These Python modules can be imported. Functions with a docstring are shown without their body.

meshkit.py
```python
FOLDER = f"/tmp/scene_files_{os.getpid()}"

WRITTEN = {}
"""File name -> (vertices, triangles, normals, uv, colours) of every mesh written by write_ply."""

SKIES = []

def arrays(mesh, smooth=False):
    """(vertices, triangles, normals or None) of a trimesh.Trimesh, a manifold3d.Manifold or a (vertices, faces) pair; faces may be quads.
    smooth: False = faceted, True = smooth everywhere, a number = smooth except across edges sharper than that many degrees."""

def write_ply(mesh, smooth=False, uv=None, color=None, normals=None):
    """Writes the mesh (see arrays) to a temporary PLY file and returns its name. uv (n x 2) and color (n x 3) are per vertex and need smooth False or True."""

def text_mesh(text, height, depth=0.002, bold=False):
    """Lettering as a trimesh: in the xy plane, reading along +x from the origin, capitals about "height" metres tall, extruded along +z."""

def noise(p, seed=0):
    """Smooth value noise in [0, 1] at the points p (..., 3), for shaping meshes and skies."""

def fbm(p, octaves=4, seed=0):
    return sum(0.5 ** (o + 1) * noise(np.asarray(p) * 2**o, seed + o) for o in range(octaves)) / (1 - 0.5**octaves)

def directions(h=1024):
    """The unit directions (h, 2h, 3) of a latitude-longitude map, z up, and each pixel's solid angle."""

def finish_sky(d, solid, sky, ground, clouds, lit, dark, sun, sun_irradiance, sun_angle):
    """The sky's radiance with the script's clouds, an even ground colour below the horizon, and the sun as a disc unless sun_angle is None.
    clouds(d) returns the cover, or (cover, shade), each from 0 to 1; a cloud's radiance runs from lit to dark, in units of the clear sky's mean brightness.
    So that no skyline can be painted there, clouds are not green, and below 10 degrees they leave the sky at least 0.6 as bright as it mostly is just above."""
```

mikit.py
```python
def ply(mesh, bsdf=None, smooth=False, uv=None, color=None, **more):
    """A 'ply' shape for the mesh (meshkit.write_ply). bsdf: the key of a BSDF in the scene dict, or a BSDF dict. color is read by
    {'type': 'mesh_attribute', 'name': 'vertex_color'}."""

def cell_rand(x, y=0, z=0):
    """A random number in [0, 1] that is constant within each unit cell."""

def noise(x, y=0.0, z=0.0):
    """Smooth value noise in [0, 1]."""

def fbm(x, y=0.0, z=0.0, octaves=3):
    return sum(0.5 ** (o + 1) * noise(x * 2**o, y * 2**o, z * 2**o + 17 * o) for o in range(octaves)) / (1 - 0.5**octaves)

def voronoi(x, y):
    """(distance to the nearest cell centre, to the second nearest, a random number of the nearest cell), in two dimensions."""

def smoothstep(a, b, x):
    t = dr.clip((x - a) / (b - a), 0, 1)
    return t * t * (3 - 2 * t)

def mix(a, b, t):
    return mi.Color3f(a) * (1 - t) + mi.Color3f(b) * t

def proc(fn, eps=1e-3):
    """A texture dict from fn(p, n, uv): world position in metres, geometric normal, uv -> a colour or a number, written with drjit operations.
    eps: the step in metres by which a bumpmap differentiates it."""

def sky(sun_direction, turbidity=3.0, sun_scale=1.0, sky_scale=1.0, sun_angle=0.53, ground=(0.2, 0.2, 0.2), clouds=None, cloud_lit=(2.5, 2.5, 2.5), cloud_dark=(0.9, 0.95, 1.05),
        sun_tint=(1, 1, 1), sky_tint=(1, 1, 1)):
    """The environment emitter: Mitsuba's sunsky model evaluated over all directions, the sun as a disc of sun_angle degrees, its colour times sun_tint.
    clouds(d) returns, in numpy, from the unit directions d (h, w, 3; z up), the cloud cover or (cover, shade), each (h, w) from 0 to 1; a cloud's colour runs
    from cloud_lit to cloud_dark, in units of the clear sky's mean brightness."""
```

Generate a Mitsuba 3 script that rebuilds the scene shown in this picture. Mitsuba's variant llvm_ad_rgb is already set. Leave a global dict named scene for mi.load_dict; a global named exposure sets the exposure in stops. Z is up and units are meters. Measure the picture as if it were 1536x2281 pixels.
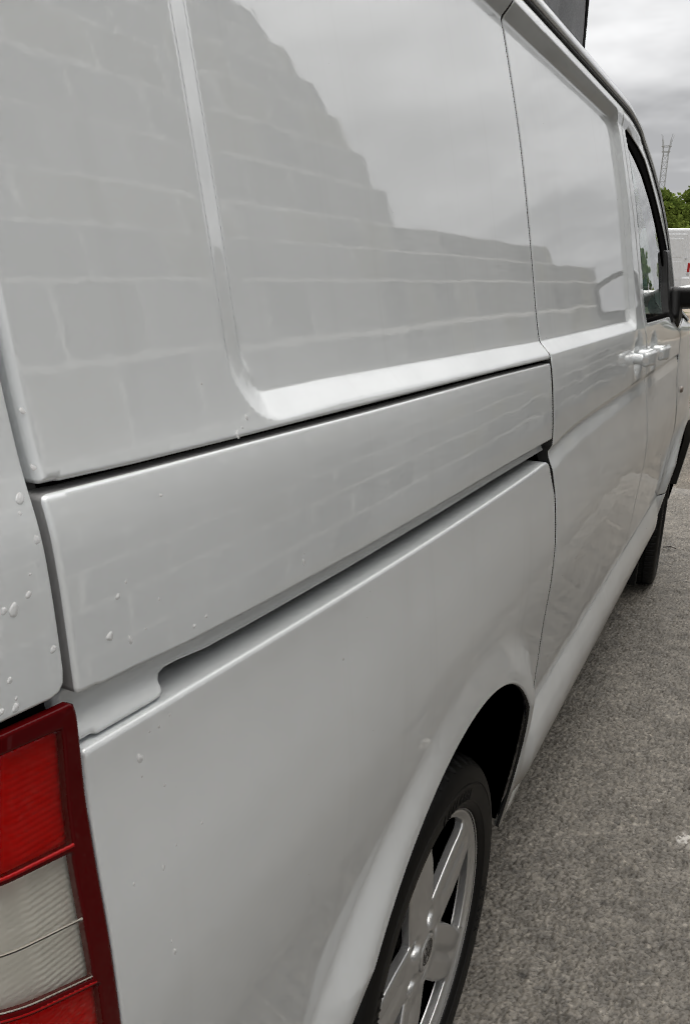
import math, random
import numpy as np, trimesh, shapely, mitsuba as mi, drjit as dr
import mikit, meshkit
from mikit import proc, noise, fbm, voronoi, cell_rand, smoothstep, mix
from shapely.geometry import Polygon, Point, LineString
from scipy.interpolate import PchipInterpolator
from scipy.spatial import Delaunay

T = mi.ScalarTransform4f
scene, labels = {}, {}
rng = np.random.default_rng(7)
random.seed(7)

# ------------------------------------------------------------------ camera, sky, exposure
CAM = np.array([0.3203, -1.0947, 1.4048]); YAW, PITCH, ROLL, FPX = 0.4681, 0.2832, 0.0251, 1833.35
fw = np.array([-math.sin(YAW) * math.cos(PITCH), math.cos(YAW) * math.cos(PITCH), -math.sin(PITCH)])
rt = np.cross(fw, [0, 0, 1]); rt /= np.linalg.norm(rt); up = np.cross(rt, fw)
up2 = -rt * math.sin(ROLL) + up * math.cos(ROLL)
scene['camera'] = {'type': 'perspective', 'fov_axis': 'x', 'fov': 2 * math.degrees(math.atan(768 / FPX)), 'near_clip': 0.01, 'far_clip': 3000.0,
                   'to_world': T().look_at(origin=CAM.tolist(), target=(CAM + fw).tolist(), up=up2.tolist())}


def clouds(d):
    s = 1.0 / np.maximum(d[..., 2] + 0.12, 0.05)
    p = np.stack([d[..., 0] * s * 1.7, d[..., 1] * s * 1.7, np.full(d.shape[:2], 3.1)], -1)
    a = meshkit.fbm(p, 5, 3)
    b = meshkit.fbm(p * 3.1 + 9.0, 5, 5)
    n = np.clip((a * 0.55 + b * 0.45 - 0.5) * 3.2, -1, 1)
    el = np.clip(d[..., 2], 0, 1)
    lum = 3.4 * (0.18 + 0.82 * el) * (1 + 0.5 * n)          # the usual overcast sky: brightest overhead
    return np.ones(d.shape[:2]), np.clip((3.4 - lum) / (3.4 - 0.5), 0, 1)


scene['sky'] = mikit.sky((0.10, 0.02, 0.99), turbidity=4, sun_scale=0.3, sun_angle=60, sun_tint=(0.88, 0.97, 1.12), clouds=clouds, cloud_lit=(3.4, 3.4, 3.4), cloud_dark=(0.49, 0.50, 0.52), ground=(0.12, 0.115, 0.11))
exposure = 2.25

# ------------------------------------------------------------------ materials


def rgb(*c):
    return {'type': 'rgb', 'value': list(c)}


def plastic(c, rough=None, ior=1.5):
    m = {'type': 'roughplastic' if rough else 'plastic', 'diffuse_reflectance': c if isinstance(c, dict) else rgb(*c), 'int_ior': ior, 'nonlinear': True}
    if rough:
        m['alpha'] = rough
    return {'type': 'twosided', 'bsdf': m}


def paint_colour(p, n, uv):
    # white paint with faint road film low on the body, runs and small specks of dirt
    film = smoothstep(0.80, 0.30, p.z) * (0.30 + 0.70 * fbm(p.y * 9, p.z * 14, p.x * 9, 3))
    runs = smoothstep(0.56, 0.80, fbm(p.y * 55, p.z * 2.2, 0.7, 3)) * 0.035
    blot = smoothstep(0.50, 0.75, fbm(p.y * 6, p.z * 5, 3.7, 4)) * 0.06
    return mix((0.615, 0.64, 0.65), (0.20, 0.19, 0.17), dr.clip(0.32 * film + runs + blot + 1.05 * smoothstep(0.46, 0.37, p.z) * (0.55 + 0.45 * fbm(p.y * 12, p.z * 25, 0.3, 3)), 0, 1))  # sill bottom: dirt together with painted shade of the down-facing underside


def peel(p, n, uv):
    return noise(p.x * 520, p.y * 520, p.z * 520) * 5.0e-6 + noise(p.x * 190, p.y * 190, p.z * 190) * 1.0e-5


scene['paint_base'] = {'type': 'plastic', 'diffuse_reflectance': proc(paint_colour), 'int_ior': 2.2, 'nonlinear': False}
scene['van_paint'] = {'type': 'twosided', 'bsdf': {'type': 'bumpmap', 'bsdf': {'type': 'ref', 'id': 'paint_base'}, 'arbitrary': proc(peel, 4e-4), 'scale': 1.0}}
scene['edge_shade'] = plastic((0.045, 0.045, 0.045), 0.3)  # body-coloured edges painted dark to stand for shade in the gaps
scene['edge_grey'] = plastic((0.48, 0.48, 0.48), 0.2)


def sill_colour(p, n, uv):
    f = smoothstep(0.43, 0.31, p.z) * (0.25 + 0.5 * fbm(p.y * 11, p.z * 20, 0.3, 3))
    d = smoothstep(0.56, 0.70, fbm(p.y * 26, p.z * 60, 1.7, 3)) * smoothstep(0.41, 0.34, p.z) * smoothstep(1.0, 1.6, p.y)
    return mix(mix((0.70, 0.705, 0.69), (0.30, 0.28, 0.25), f), (0.03, 0.027, 0.024), d)


scene['white_seam'] = plastic((0.62, 0.61, 0.58), 0.15)
scene['inner_shade'] = plastic((0.03, 0.03, 0.03), 0.4)  # near black, in place of the shade inside the shut gaps
scene['seal_grey'] = plastic((0.16, 0.16, 0.16), 0.3)
scene['black_plastic'] = plastic((0.009, 0.009, 0.0095), 0.3, 1.35)
scene['gloss_black'] = plastic((0.006, 0.006, 0.007), 0.08)
scene['rubber'] = plastic((0.009, 0.009, 0.009), 0.4, 1.3)
scene['dark'] = {'type': 'diffuse', 'reflectance': rgb(0.008, 0.008, 0.008)}
scene['silver'] = {'type': 'twosided', 'bsdf': {'type': 'principled', 'base_color': rgb(0.60, 0.60, 0.595), 'metallic': 0.85, 'roughness': 0.30, 'clearcoat': 0.6, 'clearcoat_gloss': 0.9}}
scene['chrome'] = {'type': 'twosided', 'bsdf': {'type': 'roughconductor', 'material': 'Cr', 'alpha': 0.12}}
scene['disc_steel'] = {'type': 'twosided', 'bsdf': {'type': 'principled', 'base_color': rgb(0.07, 0.065, 0.06), 'metallic': 0.6, 'roughness': 0.5}}
scene['window_glass'] = {'type': 'thindielectric', 'int_ior': 1.52, 'specular_transmittance': rgb(0.62, 0.72, 0.68)}
scene['mirror_glass'] = {'type': 'twosided', 'bsdf': {'type': 'conductor', 'material': 'Al'}}
scene['lens_red'] = {'type': 'thindielectric', 'int_ior': 1.27, 'specular_transmittance': rgb(0.85, 0.004, 0.003)}
scene['lens_clear'] = {'type': 'thindielectric', 'int_ior': 1.5, 'specular_transmittance': rgb(0.93, 0.92, 0.88)}
scene['lens_border'] = plastic((0.11, 0.0006, 0.002), None, 1.3)
scene['lamp_reflector'] = {'type': 'principled', 'base_color': rgb(0.66, 0.665, 0.65), 'metallic': 0.35, 'roughness': 0.4}
scene['drop_clear'] = {'type': 'dielectric', 'int_ior': 1.333, 'ext_ior': 1.0}
scene['drop_shine'] = plastic((0.90, 0.90, 0.90), None, 1.333)  # white mixed into the drops for the sky light they gather
scene['water'] = {'type': 'blendbsdf', 'weight': 0.45, 'a': {'type': 'ref', 'id': 'drop_clear'}, 'b': {'type': 'ref', 'id': 'drop_shine'}}
scene['amber'] = plastic((0.42, 0.36, 0.32), None)


def canvas_colour(p, n, uv):
    w = noise(p.y * 420, p.z * 420, p.x * 420)
    f = fbm(p.y * 5, p.z * 3, p.x * 5, 3)
    return mi.Color3f(0.25, 0.255, 0.265) * (0.75 + 0.3 * w + 0.3 * f)


scene['canvas_cloth'] = {'type': 'twosided', 'bsdf': {'type': 'diffuse', 'reflectance': proc(canvas_colour)}}

# ------------------------------------------------------------------ helpers


def shape(mesh, bsdf, smooth=False, **k):
    return mikit.ply(mesh, bsdf, smooth=smooth, **k)


def numbered(key):
    if key not in scene and not any(s.startswith(key + '__') for s in scene):
        return key
    i = 1
    while f'{key}_{i:03d}' in scene or any(s.startswith(f'{key}_{i:03d}__') for s in scene):
        i += 1
    return f'{key}_{i:03d}'


def add(key, mesh, bsdf, smooth=False, **k):
    key = numbered(key)
    scene[key] = shape(mesh, bsdf, smooth, **k)
    return key


def box(x0, x1, y0, y1, z0, z1):
    b = trimesh.creation.box((abs(x1 - x0), abs(y1 - y0), abs(z1 - z0)))
    b.apply_translation(((x0 + x1) / 2, (y0 + y1) / 2, (z0 + z1) / 2))
    return b


def rbox(x0, x1, y0, y1, z0, z1, r=0.01, seg=3):
    """A box with rounded edges, as the hull of spheres."""
    import manifold3d as m3
    s = m3.Manifold.sphere(r, 8 * seg)
    pts = [s.translate((x, y, z)) for x in (x0 + r, x1 - r) for y in (y0 + r, y1 - r) for z in (z0 + r, z1 - r)]
    m = m3.Manifold.batch_hull(pts).to_mesh()
    return trimesh.Trimesh(m.vert_properties[:, :3], m.tri_verts)


def hull_spheres(pts, n=24):
    import manifold3d as m3
    m = m3.Manifold.batch_hull([m3.Manifold.sphere(r, n).translate((x, y, z)) for x, y, z, r in pts]).to_mesh()
    return trimesh.Trimesh(m.vert_properties[:, :3], m.tri_verts)


def rod(a, b, r, n=6):
    return trimesh.creation.cylinder(r, segment=(a, b), sections=n)


def cat(l):
    return trimesh.util.concatenate(l)


def along(pts, step, closed=False):
    pts = np.asarray(pts, float)
    if closed:
        pts = np.vstack([pts, pts[:1]])
    seg = np.hypot(*np.diff(pts, axis=0).T)
    s = np.r_[0, np.cumsum(seg)]
    n = max(2, int(round(s[-1] / step)) + 1)
    t = np.linspace(0, s[-1], n)
    return np.c_[np.interp(t, s, pts[:, 0]), np.interp(t, s, pts[:, 1])]


def rounded(poly, r):
    return poly.buffer(-r, quad_segs=12).buffer(2 * r, quad_segs=12).buffer(-r, quad_segs=12)


RINGS = np.array([0.00012, 0.0005, 0.0012, 0.0024, 0.004, 0.0065, 0.010, 0.0145])


def panel(poly, X, r=0.004, flange=0.02, grid=0.014, extra=(), ring_step=0.006, mirror=None):
    """A pressed sheet: the region poly of the (y, z) plane on the surface x = X(y, z), its edge rounded with radius r (a number or r(y, z)) and returned inwards by flange.
    Gives (vertices, faces, normals) with normals taken from the surface itself."""
    rf = r if callable(r) else (lambda y, z: np.full(np.shape(y), r))
    bound = poly.boundary
    rmax = max(0.003, float(np.max(rf(*np.array(poly.exterior.coords)[:, :2].T))))
    pts = []
    for d in RINGS[RINGS <= rmax * 1.15]:
        g = poly.buffer(-d, join_style='mitre')
        for q in getattr(g, 'geoms', [g]):
            for ring in [q.exterior, *q.interiors]:
                pts.append(along(np.array(ring.coords)[:, :2], ring_step)[:-1])
    y0, z0, y1, z1 = poly.bounds
    gy, gz = np.meshgrid(np.arange(y0, y1 + grid, grid), np.arange(z0, z1 + grid, grid))
    g = np.c_[gy.ravel(), gz.ravel()]
    keep = shapely.contains_xy(poly.buffer(-rmax * 1.25), g[:, 0], g[:, 1])
    ex = [np.asarray(e, float) for e in extra]
    if ex:
        e = np.vstack(ex)
        e = e[shapely.contains_xy(poly.buffer(-0.0013), e[:, 0], e[:, 1])]
        from scipy.spatial import cKDTree
        g = g[keep]
        g = g[cKDTree(e).query(g)[0] > grid * 0.4]
        pts.append(e)
    else:
        g = g[keep]
    pts.append(g)
    P = np.unique(np.round(np.vstack(pts), 6), axis=0)
    F = Delaunay(P).simplices
    a, b, c = P[F[:, 0]], P[F[:, 1]], P[F[:, 2]]
    area = (b[:, 0] - a[:, 0]) * (c[:, 1] - a[:, 1]) - (b[:, 1] - a[:, 1]) * (c[:, 0] - a[:, 0])
    F = np.where((area > 0)[:, None], F, F[:, [0, 2, 1]])
    cen = (a + b + c) / 3
    longest = np.max([np.hypot(*(b - a).T), np.hypot(*(c - b).T), np.hypot(*(a - c).T)], axis=0)
    ok = shapely.contains_xy(poly, cen[:, 0], cen[:, 1]) & (np.abs(area) > 8e-6 * longest)
    F = F[ok]

    def place(Q):
        y, z = Q[:, 0], Q[:, 1]
        ln = shapely.shortest_line(bound, shapely.points(Q))
        xy = shapely.get_coordinates(ln).reshape(-1, 2, 2)[:, 0]
        dv = xy - Q
        d = np.hypot(dv[:, 0], dv[:, 1])
        rr = rf(xy[:, 0], xy[:, 1])
        u = np.clip(1 - d / rr, 0, 0.9999)
        w = np.sqrt(1 - u * u)
        e = 4e-4
        gy = (X(y + e, z) - X(y - e, z)) / (2 * e)
        gz = (X(y, z + e) - X(y, z - e)) / (2 * e)
        n0 = np.c_[np.ones(len(Q)), -gy, -gz]
        n0 /= np.linalg.norm(n0, axis=1)[:, None]
        out = dv / np.maximum(d, 1e-9)[:, None]
        n = n0 * w[:, None]
        n[:, 1:] += out * u[:, None]
        n /= np.linalg.norm(n, axis=1)[:, None]
        return np.c_[X(y, z) - rr * (1 - w), y, z], n, rr
    V, N, _ = place(P)
    vs, fs, ns, base = [V], [F], [N], len(V)
    if flange:
        g = poly.buffer(-RINGS[0], join_style='mitre')
        for ring in [r_ for h in getattr(g, 'geoms', [g]) for r_ in [h.exterior, *h.interiors]]:
            q = along(np.array(ring.coords)[:, :2], ring_step)[:-1]
            m = len(q)
            pv, pn, _ = place(q)
            o = pn[:, 1:] / np.maximum(np.hypot(*pn[:, 1:].T), 1e-9)[:, None]
            v = np.vstack([pv, pv - [[flange, 0, 0]]])
            n = np.c_[np.zeros(m), o]
            i = np.arange(m); j = (i + 1) % m
            f = np.vstack([np.c_[i, j, j + m], np.c_[i, j + m, i + m]])
            vs.append(v); ns.append(np.vstack([n, n])); fs.append(f + base); base += 2 * m
    V, F, N = np.vstack(vs), np.vstack(fs), np.vstack(ns)
    if mirror is not None:
        V[:, 0] = mirror - V[:, 0]; N[:, 0] *= -1; F = F[:, ::-1]
    return V, F, N


def add_panel(key, vfn, bsdf, edge=None, where=None):
    key = numbered(key)
    V, F, N = vfn[:3]
    # orient faces with their normals
    fn = np.cross(V[F[:, 1]] - V[F[:, 0]], V[F[:, 2]] - V[F[:, 0]])
    flip = (fn * (N[F[:, 0]] + N[F[:, 1]] + N[F[:, 2]])).sum(1) < 0
    F = np.where(flip[:, None], F[:, [0, 2, 1]], F)
    ref = lambda b: {'type': 'ref', 'id': b}
    if edge:
        nf = (N[F[:, 0]][:, 0] == 0) & (N[F[:, 1]][:, 0] == 0) & (N[F[:, 2]][:, 0] == 0)
        if where:
            nf &= where(V[F[:, 0], 1], V[F[:, 0], 2])
        scene[key] = {'type': 'ply', 'filename': meshkit.write_ply((V, F[~nf]), normals=N), 'face_normals': False, 'bsdf': ref(bsdf)}
        scene[key + '__edge'] = {'type': 'ply', 'filename': meshkit.write_ply((V, F[nf]), normals=N), 'face_normals': False, 'bsdf': ref(edge)}
        return key
    scene[key] = {'type': 'ply', 'filename': meshkit.write_ply((V, F), normals=N), 'face_normals': False, 'bsdf': ref(bsdf)}
    return key


# ------------------------------------------------------------------ the van's side surface x = X(y, z)
_P = PchipInterpolator(*np.array([(.20, -.10), (.28, -.07), (.40, -.035), (.54, -.02), (.60, -.010), (.66, -.004), (.73, .003), (.80, .0115), (.86, .019), (.93, .023), (1.0, .019),
                                  (1.08, .010), (1.12, .0065), (1.15, .0060), (1.20, .0032), (1.27, -.0045), (1.30, -.014), (1.45, -.042), (1.60, -.071), (1.72, -.100), (1.80, -.122), (1.84, -.137), (1.95, -.19)]).T)


def prof(z):
    # the tabulated section, smoothed so that reflections flow
    k = np.array([-2, -1, 0, 1, 2]) * 0.008
    w = np.array([1, 2, 3, 2, 1]) / 9.0
    z = np.clip(z, 0.24, 1.90)
    return sum(wi * _P(np.clip(z + ki, 0.2, 1.95)) for wi, ki in zip(w, k))


def soft(t, e=0.07):  # a ramp from 0 to 1 with eased ends
    h = lambda s: 0.5 * (s + np.sqrt(s * s + e * e))
    return h(t) - h(t - 1)


def sstep(a, b, x):
    t = np.clip((x - a) / (b - a), 0, 1)
    return t * t * (3 - 2 * t)


REAR_ARCH = (-0.068, 0.373, 0.433)
FRONT_ARCH = (2.93, 0.365, 0.43)


def lip_x(z):
    return 0.018 - 0.18 * np.clip(0.65 - z, 0, 1)


def flare(x, y, z, arch):
    yc, zc, ra = arch
    rho = np.hypot(y - yc, z - zc) - ra
    w = 1 - sstep(0.016, 0.088, rho)
    return x * (1 - w) + (lip_x(z) + 0.006 + 0.004 * (1 - w)) * w


def waves(y, z, amp):
    p = np.stack([y * 6.5, z * 9.0, np.zeros_like(y) + 2.2], -1)
    q = np.stack([y * 15, z * 19.0, np.zeros_like(y) + 7.2], -1)
    return amp * ((meshkit.noise(p, 4) - 0.5) + 0.35 * (meshkit.noise(q, 9) - 0.5))


def side(y, z):
    """The bare side: section, plan curvature, rear corner, wheel-arch flares."""
    y = np.asarray(y, float); z = np.asarray(z, float)
    x = prof(z)
    x = x - 0.032 * np.clip(y - 1.35, 0, 9) ** 2 * sstep(1.2, 1.32, z)
    x = x + 0.012 * soft((z - 1.790) / 0.025, 0.10) * sstep(2.0, 1.40, y)
    t = np.clip(-0.848 - y, 0, 0.069)
    x = x - (0.073 - np.sqrt(0.073 ** 2 - t * t)) - 0.02 * np.clip(-0.81 - y, 0, 0.2)
    t = np.clip(y - 2.75, 0, 1.05)
    x = x - 0.16 * t * t
    x = flare(x, y, z, REAR_ARCH)
    return flare(x, y, z, FRONT_ARCH)


# the recessed panel that stands where a window would be (its outer outline)
RC = dict(yl=-0.605, yr=1.262, zt=1.814, rad=0.058)


def rec_bottom(y):
    return 1.2935 - 0.0115 * np.clip((y + 0.45) / 0.75, 0, 1) - 0.003 * np.clip(y - 0.3, 0, 1)


def rec_frame(y, z):
    zb = rec_bottom(y)
    cy, hy = (RC['yl'] + RC['yr']) / 2, (RC['yr'] - RC['yl']) / 2
    cz, hz = (RC['zt'] + zb) / 2, (RC['zt'] - zb) / 2
    r = RC['rad']
    qy, qz = np.abs(y - cy) - hy + r, np.abs(z - cz) - hz + r
    my, mz = np.maximum(qy, 0), np.maximum(qz, 0)
    ln = np.hypot(my, mz)
    d = -(ln + np.minimum(np.maximum(qy, qz), 0) - r)
    ay = np.where(ln > 1e-9, (my / np.maximum(ln, 1e-9)) ** 2, (qy > qz) * 1.0)
    wy = np.where(y < cy, 0.036, 0.013)
    wz = np.where(z < cz, 0.020, 0.020)
    return d, wy * ay + wz * (1 - ay), ay


def recess(y, z):
    d, w, ay = rec_frame(y, z)
    step = 0.42 * soft(d / 0.0085, 0.12) + 0.22 * soft(d / 0.036, 0.05) + 0.36 * soft((d - 0.0285) / 0.0075, 0.12)
    k = ay * (y < 0.3)
    return -0.0145 * (soft(d / w, 0.05) * (1 - k) + step * k * 0.86 + 0.14 * k * soft(d / w))


def rec_lines(y0, y1, step=0.007):
    """Points on contours of the recess edge, to seed the mesh."""
    out = []
    o = Polygon([(RC['yl'], rec_bottom(-0.6)), (-0.45, rec_bottom(-0.45)), (0.3, rec_bottom(0.3)), (RC['yr'], rec_bottom(RC['yr'])), (RC['yr'], RC['zt']), (RC['yl'], RC['zt'])])
    o = o.buffer(-RC['rad'], join_style='mitre').buffer(RC['rad'], quad_segs=24)
    for d in np.r_[-0.004:0.0421:0.0023]:
        q = o.buffer(-d, quad_segs=24)
        out.append(along(np.array(q.exterior.coords), step)[:-1])
    e = np.vstack(out)
    return e[(e[:, 0] > y0) & (e[:, 0] < y1)]


VAN = 'campervan'
PAINT = 'van_paint'
# the shut lines, as (y, z)
GAP = [(0.300, 1.836), (0.303, 1.31), (0.294, 1.268), (0.312, 1.153), (0.314, 1.092), (0.333, 1.037), (0.345, 0.90), (0.375, 0.78), (0.402, 0.70), (0.428, 0.60), (0.440, 0.545)]
BGAP = [(1.312, 1.836), (1.315, 1.62), (1.345, 1.48), (1.376, 1.265), (1.430, 1.136), (1.500, 0.915), (1.575, 0.70), (1.60, 0.545)]


def shift(l, d):
    return [(a + d, b) for a, b in l]


# --- rear quarter, upper
up_poly = Polygon([(-0.7935, 1.836), (-0.7935, 1.2927), (-0.72, 1.2903), (-0.62, 1.2885), (-0.415, 1.286), (0.0, 1.280), (0.289, 1.2745), (0.2985, 1.288)] + [(0.2995, 1.31), (0.297, 1.836)])
up_x = lambda y, z: side(y, z) + recess(y, z) + waves(y, z, 0.00022)
add_panel(f'{VAN}__rear_quarter_panel', panel(rounded(up_poly, 0.003), up_x, lambda y, z: np.where(y < -0.78, 0.0065, np.where(z < 1.30, 0.0040, 0.0022)), 0.02, 0.013, [rec_lines(-0.7, 0.4)], ring_step=0.003), PAINT)

# --- the strip that covers the sliding door's rail
STRIP_T = [(-0.7945, 1.2878), (-0.72, 1.2862), (-0.62, 1.2846), (-0.42, 1.2805), (0.0, 1.2745), (0.2865, 1.2685)]
STRIP_B = [(0.305, 1.1395), (0.0, 1.1465), (-0.2, 1.150), (-0.44, 1.156), (-0.6, 1.162), (-0.7, 1.1672), (-0.75, 1.1718), (-0.7945, 1.1745)]


def strip_x(y, z):
    return side(y, z) + waves(y, z, 0.00022) + waves(y * 1.4 + 3, z * 1.6, 0.0007) * sstep(-0.25, 0.25, y)


strip_poly = Polygon(STRIP_T + [(0.304, 1.155)] + STRIP_B)
add_panel(f'{VAN}__rail_cover_strip', panel(rounded(strip_poly, 0.0035), strip_x, lambda y, z: np.where(y < -0.778, 0.0036, 0.0018), 0.014, 0.014, ring_step=0.003), PAINT, 'edge_grey')


def strip_bottom(y):
    b = np.array(STRIP_B[::-1]); return np.interp(y, b[:, 0], b[:, 1])


def under_x(y, z):
    t = strip_bottom(y) + 0.004 - z
    return side(y, strip_bottom(y)) - 0.0030 - 0.0150 * sstep(-0.002, 0.010, t) + 0.004 * sstep(0.010, 0.028, t) + 0.0105 * sstep(0.019, 0.036, t)


yy = np.linspace(0.302, -0.66, 40)
und = Polygon([(y, strip_bottom(y) + 0.002) for y in yy[::-1]][::-1] + [(-0.7, strip_bottom(-0.7) + 0.002), (-0.788, strip_bottom(-0.788) + 0.002), (-0.794, 1.168), (-0.7945, 1.1418), (-0.76, 1.1398), (-0.729, 1.1380), (-0.7205, 1.1383), (-0.7178, 1.1400),
               (-0.7170, 1.1420), (-0.7158, 1.1455), (-0.7120, 1.1480), (-0.704, 1.1490), (-0.69, 1.1482)] + [(y, strip_bottom(y) - 0.0200) for y in yy[::-1]])
add_panel(f'{VAN}__rail_cover_return', panel(und.buffer(0), under_x, lambda y, z: np.where(y < -0.78, 0.006, 0.0016), 0.006, 0.006, ring_step=0.003), PAINT)

# --- lower rear quarter with wheel arch, running on as the sill below the doors
_SILL = PchipInterpolator(*np.array([(.27, -.056), (.31, -.050), (.345, -.034), (.385, -.014), (.42, -.005), (.455, -.002), (.485, -.005), (.51, -.012), (.54, -.024), (.56, -.034), (.62, -.05)]).T)


def lower_x(y, z):
    s = side(y, z)
    a = sstep(0.38, 0.46, y) * sstep(0.60, 0.55, z)
    k = np.hypot(y - FRONT_ARCH[0], z - FRONT_ARCH[1]) - FRONT_ARCH[2]
    a = a * sstep(-0.01, 0.09, k) * sstep(2.5, 2.4, y)
    return s * (1 - a) + _SILL(np.clip(z, 0.27, 0.62)) * a + waves(y, z, 0.0004) * (1 - a)


LEDGE = [(0.290, 1.1000), (0.278, 1.1040), (0.255, 1.1058)] + [(y, 1.10856 + -0.02014 * y + 0.02210 * y ** 2 + -0.00263 * y ** 3) for y in np.linspace(0.2, -0.7945, 26)]


def arc(yc, zc, r, a0, a1, n=60):
    return [(yc + r * math.cos(math.radians(a)), zc + r * math.sin(math.radians(a))) for a in np.linspace(a0, a1, n)]


low = Polygon([(0.298, 1.0925), (0.305, 1.080)] + shift(GAP[5:], -0.005) + [(0.446, 0.540), (1.2, 0.538), (2.40, 0.540), (2.43, 0.5415)]
              + [q for q in arc(*FRONT_ARCH, 155.8, 187.5, 20)] + [(2.48, 0.308), (1.2, 0.306), (0.36, 0.304)]
              + arc(*REAR_ARCH, -8.0, 189, 90) + [(-0.7945, 0.305)] + LEDGE[::-1]).buffer(0)
low = low.buffer(-0.003).buffer(0.003)
ann = []
for k in np.r_[0.002:0.1:0.005]:
    ann.append(np.array(arc(REAR_ARCH[0], REAR_ARCH[1], REAR_ARCH[2] + k, -10, 195, 300)))


def low_r(y, z):
    near = np.abs(np.hypot(y - REAR_ARCH[0], z - REAR_ARCH[1]) - REAR_ARCH[2]) < 0.004
    return np.where(near, 0.0035, np.where((z > 1.095) & (y < 0.29), 0.0042, np.where(y < -0.78, 0.0022, np.where((z > 0.52) & (y > 0.44), 0.003, 0.0035))))


sillpts = np.array([(y, z) for y in np.arange(0.4, 2.5, 0.02) for z in np.arange(0.31, 0.54, 0.007)])
add_panel(f'{VAN}__lower_side_panel', panel(low, lower_x, low_r, 0.006, 0.014, ann + [sillpts], ring_step=0.004), PAINT, 'edge_shade', lambda y, z: (z < 0.9) | (y > 0.29))
LEDGE = [q for q in LEDGE if q[0] < 0.28]
lq = along(LEDGE, 0.02)
lz = lq[:, 1] - 0.0006
shelf = []
for (yq, zq) in np.c_[lq[:, 0], lz]:
    xq = float(side(np.array([yq]), np.array([zq]))[0]) - 0.0052
    shelf += [(xq, yq, zq), (xq - 0.010, yq, zq + 0.0004), (xq - 0.022, yq, zq + 0.0002), (xq - 0.034, yq, zq - 0.0005), (xq - 0.048, yq, zq - 0.003)]
add(f'{VAN}__rail_shelf', (np.array(shelf), np.array([(5 * i + k, 5 * i + k + 1, 5 * i + k + 6, 5 * i + k + 5) for i in range(len(lq) - 1) for k in range(4)])), PAINT, True)
labels[f'{VAN}__lower_side_panel'] = {'label': 'lower white panel with flared rear wheel arch and dirty sill with shade painted below'}

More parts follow.
